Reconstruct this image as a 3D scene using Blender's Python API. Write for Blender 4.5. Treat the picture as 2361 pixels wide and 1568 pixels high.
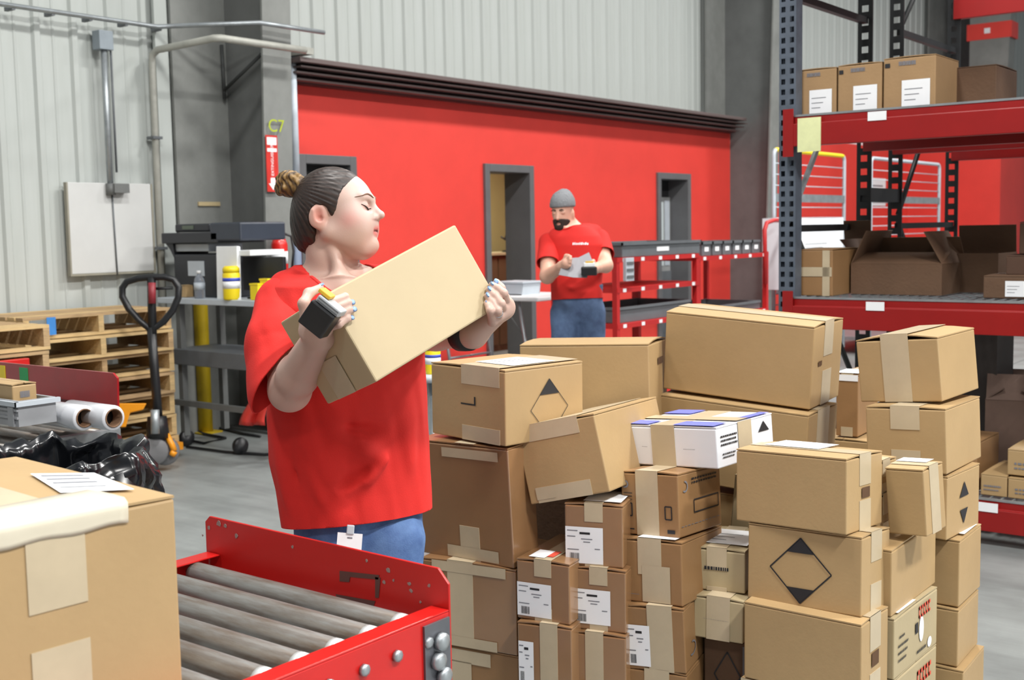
import bpy, bmesh, math, random
import numpy as np
from mathutils import Vector, Matrix, Euler
random.seed(7)
R = math.radians
SC = bpy.context.scene
COL = SC.collection
for o in list(bpy.data.objects):
    bpy.data.objects.remove(o)

# ------------------------------------------------------------------ camera
F = 2720.0
YAW, PITCH, ROLL = R(37.9), math.atan2(255, 2720), 0.0186
CAM = np.array([0, 0, 1.5])
v0 = np.array([-math.sin(YAW), math.cos(YAW), 0]); r0 = np.array([math.cos(YAW), math.sin(YAW), 0]); zz = np.array([0, 0, 1.0])
VIEW = v0 * math.cos(PITCH) - zz * math.sin(PITCH); UPV = zz * math.cos(PITCH) + v0 * math.sin(PITCH)
CR = r0 * math.cos(ROLL) - UPV * math.sin(ROLL); CU = UPV * math.cos(ROLL) + r0 * math.sin(ROLL)
cam = bpy.data.cameras.new('camera'); cam.sensor_width = 36; cam.lens = 36 * F / 2361
cam.clip_start = 0.05; cam.clip_end = 200
cam.dof.use_dof = True; cam.dof.focus_distance = 2.95; cam.dof.aperture_fstop = 6.3
co = bpy.data.objects.new('camera', cam); COL.objects.link(co); SC.camera = co
co.matrix_world = Matrix(((CR[0], CU[0], -VIEW[0], CAM[0]), (CR[1], CU[1], -VIEW[1], CAM[1]), (CR[2], CU[2], -VIEW[2], CAM[2]), (0, 0, 0, 1)))

def ray(x, y): return VIEW + CR * (x - 1180.5) / F - CU * (y - 784) / F
def atd(x, y, d): return CAM + ray(x, y) * d              # point at depth d along the view axis
def atX(x, y, X): q = ray(x, y); return CAM + q * (X - CAM[0]) / q[0]
def atY(x, y, Y): q = ray(x, y); return CAM + q * (Y - CAM[1]) / q[1]
def atz(x, y, z): q = ray(x, y); return CAM + q * (z - CAM[2]) / q[2]

# ------------------------------------------------------------------ light
w = bpy.data.worlds.new('warehouse_air'); SC.world = w; w.use_nodes = True
bg = w.node_tree.nodes['Background']; bg.inputs[0].default_value = (0.90, 0.96, 1.0, 1); bg.inputs[1].default_value = 0.32
def area(name, loc, sx, sy, power, col=(1, 0.985, 0.95), rot=(0, 0, 0)):
    l = bpy.data.lights.new(name, 'AREA'); l.shape = 'RECTANGLE'; l.size = sx; l.size_y = sy; l.energy = power; l.color = col
    o = bpy.data.objects.new(name, l); COL.objects.link(o); o.location = loc; o.rotation_euler = rot
    return o
for i, (x, y, p_) in enumerate(((-2.6, 2.4, 470), (-2.6, 7.0, 470), (-2.6, 11.5, 520), (-2.6, 17.0, 520), (3.0, 1.6, 980), (3.0, 6.2, 900), (3.0, 10.8, 720), (-2.6, -2.4, 210), (3.0, -3.2, 400))):
    area('high_bay_lamp', (x, y, 6.8), 0.6, 1.2, p_)
area('right_fill_light', (5.8, 5.0, 2.6), 3.6, 3.6, 270, (1, 0.99, 0.96), (0, R(90), 0))      # unseen fill light, added to brighten faces turned to the right
SC.view_settings.view_transform = 'Standard'; SC.view_settings.look = 'None'; SC.view_settings.gamma = 1
SC.view_settings.use_curve_mapping = False; SC.view_settings.exposure = -0.71

# ------------------------------------------------------------------ helpers
def lin(c):
    return tuple(((v / 255) / 12.92 if v / 255 <= 0.04045 else ((v / 255 + 0.055) / 1.055) ** 2.4) for v in c)
MATS = {}
def mat(name, rgb, rough=0.6, metal=0.0, var=0.08, scale=8.0, bump=0.0, bscale=60.0, rgb2=None, stretch=None, emit=0, spec=0.5, trans=0, alpha=1, coat=0, thr=None):
    """procedural material: base colour (sRGB 0..255) mottled by noise in object space, optional bump"""
    if name in MATS: return MATS[name]
    m = bpy.data.materials.new(name); m.use_nodes = True; nt = m.node_tree; b = nt.nodes['Principled BSDF']
    c = lin(rgb)
    b.inputs['Roughness'].default_value = rough; b.inputs['Metallic'].default_value = metal
    b.inputs['Specular IOR Level'].default_value = spec
    if coat: b.inputs['Coat Weight'].default_value = coat; b.inputs['Coat Roughness'].default_value = 0.12
    if trans: b.inputs['Transmission Weight'].default_value = trans
    if alpha < 1: b.inputs['Alpha'].default_value = alpha
    tc = nt.nodes.new('ShaderNodeTexCoord'); mp = nt.nodes.new('ShaderNodeMapping'); nt.links.new(tc.outputs['Object'], mp.inputs[0])
    if stretch: mp.inputs['Scale'].default_value = stretch
    n = nt.nodes.new('ShaderNodeTexNoise'); n.inputs['Scale'].default_value = scale; n.inputs['Detail'].default_value = 5; n.inputs['Roughness'].default_value = 0.65
    nt.links.new(mp.outputs[0], n.inputs['Vector'])
    cr = nt.nodes.new('ShaderNodeValToRGB')
    c2 = lin(rgb2) if rgb2 else tuple(v * (1 - var * 2) for v in c)
    e = cr.color_ramp.elements; lo, hi = thr if thr else (0.3, 0.7)
    e[0].position = lo; e[1].position = hi
    e[0].color = (*c2, 1); e[1].color = (*(c if rgb2 else tuple(min(1, v * (1 + var * 0.6)) for v in c)), 1)
    nt.links.new(n.outputs['Fac'], cr.inputs[0]); nt.links.new(cr.outputs[0], b.inputs['Base Color'])
    if bump:
        n2 = nt.nodes.new('ShaderNodeTexNoise'); n2.inputs['Scale'].default_value = bscale; n2.inputs['Detail'].default_value = 4
        nt.links.new(mp.outputs[0], n2.inputs['Vector'])
        bp = nt.nodes.new('ShaderNodeBump'); bp.inputs['Strength'].default_value = bump; bp.inputs['Distance'].default_value = 0.01
        nt.links.new(n2.outputs['Fac'], bp.inputs['Height']); nt.links.new(bp.outputs[0], b.inputs['Normal'])
    if emit: b.inputs['Emission Color'].default_value = (*c, 1); b.inputs['Emission Strength'].default_value = emit
    MATS[name] = m
    return m

class MB:
    """collects shapes into one mesh; every face keeps the current material slot"""
    def __init__(s): s.v = []; s.f = []; s.m = []; s.sm = []; s.mi = 0; s.smooth = False
    def _add(s, vs, fs):
        b = len(s.v); s.v += [tuple(map(float, p)) for p in vs]
        for f in fs: s.f.append([b + i for i in f]); s.m.append(s.mi); s.sm.append(s.smooth)
        return s
    def box(s, a, b, M=None):
        (x0, y0, z0), (x1, y1, z1) = a, b
        vs = [(x0, y0, z0), (x1, y0, z0), (x1, y1, z0), (x0, y1, z0), (x0, y0, z1), (x1, y0, z1), (x1, y1, z1), (x0, y1, z1)]
        if M is not None: vs = [M @ Vector(p) for p in vs]
        return s._add(vs, [(0, 3, 2, 1), (4, 5, 6, 7), (0, 1, 5, 4), (1, 2, 6, 5), (2, 3, 7, 6), (3, 0, 4, 7)])
    def prism(s, pts, d0, d1, axis='z'):
        """polygon (2-D) extruded along an axis; pts counter-clockwise"""
        def P(p, d): return {'z': (p[0], p[1], d), 'y': (p[0], d, p[1]), 'x': (d, p[0], p[1])}[axis]
        n = len(pts); vs = [P(p, d0) for p in pts] + [P(p, d1) for p in pts]
        return s._add(vs, [tuple(range(n))[::-1], tuple(range(n, 2 * n))] + [(i, (i + 1) % n, n + (i + 1) % n, n + i) for i in range(n)])
    def tube(s, path, r, n=8, closed=False, caps=True):
        P = [Vector(p) for p in path]; k = len(P); rs = r if isinstance(r, (list, tuple)) else [r] * k
        rings = []; up = Vector((0, 0, 1)); prev = None
        for i in range(k):
            a = P[(i - 1) % k] if (closed or i > 0) else P[i]; b = P[(i + 1) % k] if (closed or i < k - 1) else P[i]
            t = (b - a); t = t.normalized() if t.length > 1e-9 else Vector((0, 0, 1))
            if prev is None:
                q = t.cross(Vector((0, 0, 1)));
                if q.length < 1e-3: q = t.cross(Vector((1, 0, 0)))
            else:
                q = prev - t * prev.dot(t)
            q = q.normalized(); prev = q; u = t.cross(q)
            rings.append([P[i] + (q * math.cos(2 * math.pi * j / n) + u * math.sin(2 * math.pi * j / n)) * rs[i] for j in range(n)])
        vs = [p for g in rings for p in g]; fs = []
        m = k if closed else k - 1
        for i in range(m):
            i2 = (i + 1) % k
            for j in range(n): fs.append((i * n + j, i * n + (j + 1) % n, i2 * n + (j + 1) % n, i2 * n + j))
        if caps and not closed: fs += [tuple(range(n))[::-1], tuple(range((k - 1) * n, k * n))]
        sm = s.smooth; s.smooth = True; s._add(vs, fs); s.smooth = sm
        return s
    def lathe(s, prof, c=(0, 0, 0), n=20, axis='z', M=None, caps=True):
        vs = []; fs = []
        for (r_, z) in prof:
            for j in range(n):
                a = 2 * math.pi * j / n; p = {'z': (r_ * math.cos(a), r_ * math.sin(a), z), 'x': (z, r_ * math.cos(a), r_ * math.sin(a)), 'y': (r_ * math.sin(a), z, r_ * math.cos(a))}[axis]
                p = Vector(p)
                if M is not None: p = M @ p
                vs.append(p + Vector(c))
        for i in range(len(prof) - 1):
            for j in range(n): fs.append((i * n + j, i * n + (j + 1) % n, (i + 1) * n + (j + 1) % n, (i + 1) * n + j))
        if caps: fs += [tuple(range(n))[::-1], tuple(range((len(prof) - 1) * n, len(prof) * n))]
        sm = s.smooth; s.smooth = True; s._add(vs, fs); s.smooth = sm
        return s
    def quad(s, a, b, c, d): return s._add([a, b, c, d], [(0, 1, 2, 3)])
    def mesh(s, name, mats):
        me = bpy.data.meshes.new(name); me.from_pydata(s.v, [], s.f)
        for m in (mats if isinstance(mats, (list, tuple)) else [mats]): me.materials.append(m)
        me.polygons.foreach_set('material_index', s.m); me.polygons.foreach_set('use_smooth', s.sm); me.update()
        return me
    def build(s, name, mats, parent=None, loc=None, rot=None, bevel=0, seg=2, sharp=True):
        o = bpy.data.objects.new(name, s.mesh(name, mats)); COL.objects.link(o)
        if parent is not None: o.parent = parent
        if loc is not None: o.location = loc
        if rot is not None: o.rotation_euler = rot
        if bevel:
            md = o.modifiers.new('edge', 'BEVEL'); md.width = bevel; md.segments = seg; md.limit_method = 'ANGLE'; md.angle_limit = R(40)
        return o
def link(name, me, parent=None, loc=None, rot=None):
    o = bpy.data.objects.new(name, me); COL.objects.link(o)
    if parent is not None: o.parent = parent
    if loc is not None: o.location = loc
    if rot is not None: o.rotation_euler = rot
    return o
def tag(o, label, cat, group=None):
    o['label'] = label; o['category'] = cat
    if group: o['group'] = group
    return o
def thing(name, label, cat, loc=(0, 0, 0), rot=(0, 0, 0), group=None):
    o = bpy.data.objects.new(name, None); COL.objects.link(o); o.empty_display_size = 0.1
    o.location = [float(v) for v in loc]; o.rotation_euler = rot
    return tag(o, label, cat, group)
def struct(o, label=None):
    o['kind'] = 'structure'
    if label: o['label'] = label
    return o
def sub(a, b): return tuple(float(x) - float(y) for x, y in zip(a, b))

# ------------------------------------------------------------------ materials
M_white = mat('white_wall_metal', (186, 191, 189), 0.55, 0, 0.05, 1.2, rgb2=(170, 175, 171), stretch=(3, 3, 0.35), thr=(0.25, 0.75))
M_red = mat('red_wall_paint', (224, 64, 55), 0.5, 0, 0.05, 1.5)
M_colgrey = mat('grey_column_paint', (130, 132, 129), 0.6, 0, 0.12, 2.5)
M_dkgrey = mat('dark_grey_paint', (106, 108, 107), 0.55, 0, 0.1, 3)
M_ledge = mat('brown_ledge_steel', (112, 98, 96), 0.5, 0.2, 0.15, 2, stretch=(1, .3, 4))
M_galv = mat('galvanised_steel', (168, 174, 178), 0.4, 0.6, 0.12, 12)
M_pipe = mat('pale_pipe', (176, 176, 168), 0.5, 0.1, 0.12, 6)
M_floor = None
M_rackred = mat('rack_beam_red', (146, 17, 17), 0.42, 0, 0.06, 5)
M_rackpost = mat('rack_post_slate', (92, 101, 114), 0.5, 0.1, 0.15, 9)
M_rackdark = mat('rack_post_black', (30, 32, 34), 0.5, 0.1, 0.12, 9)
M_paper = mat('white_label_paper', (238, 240, 243), 0.6, 0, 0.02, 6)
M_ink = mat('black_ink', (34, 34, 38), 0.6, 0, 0.05, 20)
M_greyink = mat('grey_ink', (120, 122, 130), 0.6, 0, 0.05, 20)
M_card = mat('kraft_card_tan', (175, 146, 104), 0.5, 0, 0.045, 3.5, bump=0.04, bscale=90)
M_cardb = mat('kraft_card_brown', (150, 114, 76), 0.46, 0, 0.07, 3.5, bump=0.04, bscale=90)
M_cardl = mat('kraft_card_pale', (176, 160, 126), 0.5, 0, 0.05, 3.5, bump=0.04, bscale=90)
M_cardshade = mat('kraft_card_shaded', (100, 74, 54), 0.75, 0, 0.1, 4, bump=0.15, bscale=70)  # dark copy of the kraft card, shade put into its colour
M_edge = mat('card_inner_shadow', (92, 64, 40), 0.9, 0, 0.1, 8)
M_tape = mat('buff_packing_tape', (190, 174, 146), 0.3, 0, 0.05, 9, spec=0.5)
M_black = mat('black_plastic', (26, 27, 30), 0.4, 0, 0.1, 10)
M_steel = mat('worn_roller_steel', (150, 150, 148), 0.42, 0.55, 0.2, 5, rgb2=(118, 106, 96), stretch=(1.2, 10, 10), thr=(0.35, 0.62))
M_conv = mat('conveyor_red_paint', (196, 22, 18), 0.35, 0, 0.06, 6, coat=0.2)
M_wood = mat('pallet_wood', (206, 176, 126), 0.8, 0, 0.14, 6, stretch=(1.5, 14, 14), bump=0.2, bscale=40)
M_wood2 = mat('pallet_wood_grey', (182, 152, 112), 0.8, 0, 0.18, 6, stretch=(1.5, 14, 14), bump=0.2, bscale=40)
M_yellow = mat('yellow_plastic', (240, 214, 30), 0.4, 0, 0.04, 6)
M_orange = mat('jack_orange_paint', (236, 152, 28), 0.4, 0, 0.08, 6)
M_blue = mat('blue_print', (60, 80, 190), 0.5, 0, 0.05, 8)
M_trayg = mat('grey_tray_plastic', (100, 104, 108), 0.5, 0, 0.08, 6)
M_lightgrey = mat('light_grey_plastic', (186, 194, 202), 0.5, 0, 0.05, 6)
M_whitep = mat('white_plastic', (232, 234, 236), 0.45, 0, 0.03, 6)
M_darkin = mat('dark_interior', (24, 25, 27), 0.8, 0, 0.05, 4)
# ================================================================== the building
# floor: worn grey concrete with saw-cut joints (slabs are pieces of the floor)
def floor_mat():
    m = bpy.data.materials.new('worn_concrete'); m.use_nodes = True; nt = m.node_tree; b = nt.nodes['Principled BSDF']
    tc = nt.nodes.new('ShaderNodeTexCoord')
    def noise(s, d, mp=None):
        n = nt.nodes.new('ShaderNodeTexNoise'); n.inputs['Scale'].default_value = s; n.inputs['Detail'].default_value = d; n.inputs['Roughness'].default_value = 0.7
        g = nt.nodes.new('ShaderNodeMapping'); g.inputs['Scale'].default_value = mp or (1, 1, 1)
        nt.links.new(tc.outputs['Object'], g.inputs[0]); nt.links.new(g.outputs[0], n.inputs['Vector']); return n
    a, c = noise(0.9, 8), noise(2.2, 6, (0.25, 1.6, 1))
    mix = nt.nodes.new('ShaderNodeMix'); mix.data_type = 'FLOAT'; mix.inputs[0].default_value = 0.45
    nt.links.new(a.outputs['Fac'], mix.inputs[2]); nt.links.new(c.outputs['Fac'], mix.inputs[3])
    cr = nt.nodes.new('ShaderNodeValToRGB'); e = cr.color_ramp.elements
    e[0].position = 0.32; e[0].color = (*lin((98, 101, 101)), 1); e[1].position = 0.68; e[1].color = (*lin((152, 157, 156)), 1)
    nt.links.new(mix.outputs[0], cr.inputs[0]); nt.links.new(cr.outputs[0], b.inputs['Base Color'])
    b.inputs['Roughness'].default_value = 0.42
    rr = nt.nodes.new('ShaderNodeMapRange'); rr.inputs[3].default_value = 0.3; rr.inputs[4].default_value = 0.6
    nt.links.new(a.outputs['Fac'], rr.inputs[0]); nt.links.new(rr.outputs[0], b.inputs['Roughness'])
    bp = nt.nodes.new('ShaderNodeBump'); bp.inputs['Strength'].default_value = 0.08; n3 = noise(30, 4)
    nt.links.new(n3.outputs['Fac'], bp.inputs['Height']); nt.links.new(bp.outputs[0], b.inputs['Normal'])
    return m
M_floor = floor_mat()
fl = struct(MB().box((-10.6, -4, -0.3), (6, 32, -0.012)).build('floor', mat('joint_filler', (60, 60, 60), 0.9)))
for i, x in enumerate((-10.6, -7.4, -3.4, 0.6)):
    for j in range(6):
        x1 = (-10.6, -7.4, -3.4, 0.6, 6)[i + 1]; y0 = -4 + j * 6
        MB().box((x + .006, y0 + .006, -0.02), (x1 - .006, y0 + 5.994, 0)).build('slab', M_floor, fl)

# white ribbed metal wall: panels of 0.28 m with a raised rib, above the office roof and left of the office
WX = -7.4
wl = struct(MB().box((WX - .14, -4, 0), (WX - .06, 6.4, 9)).box((WX - .14, 6.4, 2.75), (WX - .06, 32, 9)).build('wall_left', M_white))
def panel_mesh(z0, z1):
    s = MB(); p = .28; q = [(0, 0), (.02, 0.0), (.035, .022), (.075, .022), (.09, 0), (.17, 0), (.176, .006), (.188, .006), (.194, 0), (p, 0)]
    vs = [(x, y - .005, z) for z in (z0, z1) for y, x in q]; n = len(q)
    return s._add(vs, [(i, i + 1, n + i + 1, n + i) for i in range(n - 1)]).mesh('panel', M_white)
pm_low, pm_up = panel_mesh(0, 9), panel_mesh(2.72, 9)
k = 0
y = 2.42 - 22 * .28
while y < 31:
    link('panel', pm_low if y < 6.3 else pm_up, wl, (WX - .05, y, 0)); y += .28

# red office front under its ledge, with three door openings
RX = -7.27
doors = ((6.55, 7.20), (8.93, 9.72), (12.17, 12.96))
H = 2.14
rw = MB(); ys = [6.5] + [v for d in doors for v in d] + [14.9]
for a, b in zip(ys[0::2], ys[1::2]):
    if b - a > .02: rw.box((RX - .14, a, 0), (RX, b, H))
rw.box((RX - .14, 6.5, H), (RX, 14.9, 2.74))
rw.box((RX - .14, 15.0, 0), (RX, 32, 2.74))
ow = struct(rw.build('wall_office', M_red), 'red painted office front wall under the white ribbed wall')
MB().box((RX, 7.25, 0), (RX + .015, 8.88, .1)).box((RX, 9.78, 0), (RX + .015, 12.1, .1)).build('baseboard_left', M_dkgrey)['kind'] = 'structure'
# ledge: stacked steel channels over the red wall
LE_ = float(atX(1722, 262, RX + .36)[1])
lg = struct(MB().box((RX - .1, 6.30, 2.815), (RX + .36, LE_, 2.852)).build('trim_1', M_ledge, bevel=.004), 'brown steel ledge capping the red office wall')
for z0, z1, x1 in ((2.70, 2.716, .20), (2.742, 2.756, .27), (2.782, 2.794, .32)):
    MB().box((RX, 6.34, z0), (RX + x1, LE_ + .1, z1)).build('channel', M_ledge, lg)
MB().box((RX, 6.5, 2.69), (RX + .10, LE_ + .2, 2.815)).build('channel', mat('ledge_dark', (70, 44, 42), .6), lg)
MB().box((RX + .02, 14.45, 0), (RX + .1, 14.9, 2.7)).build('trim_2', M_red)['kind'] = 'structure'
# office rooms behind the doors
M_ycream = mat('cream_room_wall', (196, 184, 126), .7, 0, .04, 2)
rm = struct(MB().box((-10.6, 7.9, 0), (-9.9, 16.8, 2.7)).box((-9.95, 7.8, 0), (RX - .14, 7.9, 2.7)).box((-9.95, 15.2, 0), (RX - .14, 15.3, 2.7)).build('wall_back', M_ycream), 'cream wall of the room behind the open door')
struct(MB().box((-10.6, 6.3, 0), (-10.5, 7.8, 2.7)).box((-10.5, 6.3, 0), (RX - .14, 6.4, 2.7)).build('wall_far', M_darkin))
struct(MB().box((-10.6, 6.3, 2.72), (WX - .02, 32, 2.86)).build('ceiling', M_whitep))
area('office_lamp', (-8.6, 11.0, 2.6), .6, 1.2, 85, (1, .97, .88))
M_frame = mat('door_frame_grey', (98, 98, 100), .5, 0, .06, 4)
for i, (a, b) in enumerate(doors):
    d = MB(); t = .075
    d.box((RX - .30, a, 0), (RX + .03, a + t, H)).box((RX - .30, b - t, 0), (RX + .03, b, H)).box((RX - .30, a + t, H - t), (RX + .03, b - t, H))
    fr = struct(d.build('door_%d' % (i + 1), M_frame, bevel=.004))
    if i == 0:
        fr['label'] = 'dark door with a mid rail left of the woman\'s head'
        MB().box((RX - .12, a + t, 0), (RX - .09, b - t, 1.86)).build('door_leaf', M_darkin, fr)
        MB().box((RX - .12, a + t, 1.9), (RX - .06, b - t, 1.945)).build('rail', M_trayg, fr)
        MB().box((RX - .12, a + t, 1.945), (RX - .1, b - t, H - t)).build('pane', M_darkin, fr)
    if i == 1:
        fr['label'] = 'open doorway in grey frame showing the cream room'
        MB().box((RX - .10, a + t, .95), (RX - .05, a + t + .012, 1.08)).build('strike_plate', M_galv, fr)
    if i == 2:
        fr['label'] = 'narrow door with a pale glazed leaf right of the bearded man'
        lf = MB().box((RX - .26, a + t, .0), (RX - .23, b - t, 1.86)).build('door_leaf', mat('pale_door', (150, 152, 152), .5), fr)
        MB().box((RX - .23, a + t + .04, 1.02), (RX - .215, b - t - .19, 1.80)).build('pane', mat('door_glass', (205, 216, 218), .15, 0, .02), lf)
        MB().box((RX - .23, b - t - .14, 1.02), (RX - .22, b - t - .03, 1.82)).build('side_panel', M_lightgrey, lf)
        MB().box((RX - .23, a + t, .1), (RX - .215, b - t, .95)).build('kick_panel', M_trayg, lf)
        MB().box((RX - .26, a + t, 1.86), (RX - .25, b - t, H - t)).build('transom', M_darkin, fr)

# tapered steel columns standing against the wall
def column(n, yc, s=1.0, wide=.52, lab='', back=.5):
    x = WX + .03; ztop = 8.6
    e = thing('steel_column', lab, 'column', (x, yc, 0))
    MB().box((0, -back, 0), (.03, .14, ztop)).build('outer_flange', M_colgrey, e)
    def d(z): return .50 * s + .03 * z
    MB().prism([(.03, 0), (d(0), 0), (d(ztop), ztop), (.03, ztop)], -.008, .008, 'y').build('web', M_dkgrey, e)
    b = MB()
    for k in range(8):
        za, zb = ztop * k / 8, ztop * (k + 1) / 8
        b.prism([(d(za), za), (d(za) + .02, za), (d(zb) + .02, zb), (d(zb), zb)], -.135, .135, 'y')
    b.build('inner_flange', M_colgrey, e)
    MB().box((-.0, -.16, 0), (d(0) + .06, .16, .02)).build('base_plate', M_dkgrey, e)
    return e
c1 = column(1, 5.94, 1.0, lab='grey tapered steel column behind the printer, between white and red walls')
for pa, pb in (((415, 120), (492, 232)), ((604, 124), (508, 210))):
    qa, qb = atY(*pa, 5.88), atY(*pb, 5.88); MB().tube([(max(.05, qa[0] - WX - .03), -.06, qa[2]), (max(.06, qb[0] - WX - .03), -.06, qb[2])], .013).build('brace', mat('brace_shadow_dark', (62, 64, 64), .6), c1)  # thin dark V: column braces and the pipe's shadows, both drawn as rods
MB().box((.0, -.33, 1.72), (.045, -.13, 1.75)).build('tape_strip', mat('beige_tape', (190, 172, 132), .7), c1)
c2 = column(2, 14.05, 1.25, lab='grey steel column at the right end of the red office wall')
ow2 = MB().box((RX, 20.7, 0), (-5.72, 24.0, 2.9)).build('pilaster', M_red, ow)
c3 = column(3, 23.2, 1.6, lab='grey column with a red painted band seen behind the rack', back=1.3)
MB().box((.70, -1.31, 4.68), (1.46, -.9, 4.96)).build('red_band', M_red, c3)
MB().prism([(.75, 0), (1.22, 0), (1.60, 8.6), (.75, 8.6)], -1.302, -.95, 'y').build('side_plate', M_colgrey, c3)
MB().box((1.0, -1.316, 4.78), (1.10, -1.31, 4.87)).build('white_mark', M_paper, c3)
# ================================================================== cartons
def face_frame(face, l, w, h):
    """origin, u axis, v axis, normal of a face as it is seen from outside; u to the right, v up"""
    if face == 'front': return Vector((-l/2, -w/2, 0)), Vector((l, 0, 0)), Vector((0, 0, h)), Vector((0, -1, 0))
    if face == 'side': return Vector((l/2, -w/2, 0)), Vector((0, w, 0)), Vector((0, 0, h)), Vector((1, 0, 0))
    if face == 'top': return Vector((-l/2, -w/2, h)), Vector((l, 0, 0)), Vector((0, w, 0)), Vector((0, 0, 1))
    if face == 'left': return Vector((-l/2, w/2, 0)), Vector((0, -w, 0)), Vector((0, 0, h)), Vector((-1, 0, 0))
class Decal(MB):
    """flat print on one face: shapes in face fractions, with a real hair of thickness"""
    def on(s, face, dims, off=.0012):
        s.o, s.u, s.w, s.n = face_frame(face, *dims); s.off = off; return s
    def P(s, a, b, e=0): return s.o + s.u * a + s.w * b + s.n * (s.off + e)
    def rect(s, a0, b0, a1, b1, e=0):
        return s._add([s.P(a0, b0, e), s.P(a1, b0, e), s.P(a1, b1, e), s.P(a0, b1, e)], [(0, 1, 2, 3)])
    def poly(s, pts, e=0):
        return s._add([s.P(a, b, e) for a, b in pts], [tuple(range(len(pts)))])
    def line(s, a, b, t, e=0):
        A, B = s.P(*a, e), s.P(*b, e); d = (B - A).normalized(); q = s.n.cross(d) * t / 2
        return s._add([A - q, B - q, B + q, A + q], [(0, 1, 2, 3)])
def ship_label(d, a0, b0, a1, b1, rnd):
    d.mi = 0; d.rect(a0, b0, a1, b1)
    W_, H_ = a1 - a0, b1 - b0
    d.mi = 1
    d.rect(a0 + .38 * W_, b0 + .80 * H_, a0 + .66 * W_, b0 + .86 * H_, .0006)
    d.mi = 2
    for k, (f0, f1, v) in enumerate(((.05, .33, .88), (.05, .27, .72), (.42, .72, .66), (.48, .66, .58), (.05, .36, .36), (.78, .92, .40))):
        d.rect(a0 + f0 * W_, b0 + v * H_, a0 + f1 * W_, b0 + (v + .025) * H_, .0006)
    d.mi = 1
    x = .12
    while x < .36:
        t = rnd.choice((.008, .014, .02)); d.rect(a0 + x * W_, b0 + .06 * H_, a0 + (x + t) * W_, b0 + .28 * H_, .0006); x += t + .012
def diamond(d, ca, cb, ra, rb, fill=.45, t=.004):
    """an outlined diamond with solid top and bottom corners"""
    d.mi = 1
    P = [(ca, cb + rb), (ca + ra, cb), (ca, cb - rb), (ca - ra, cb)]
    for k in range(4): d.line(P[k], P[(k + 1) % 4], t)
    d.poly([(ca, cb + rb), (ca - ra * fill, cb + rb * (1 - fill)), (ca + ra * fill, cb + rb * (1 - fill))])
    d.poly([(ca, cb - rb), (ca + ra * fill, cb - rb * (1 - fill)), (ca - ra * fill, cb - rb * (1 - fill))])
NBOX = 0
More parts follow.
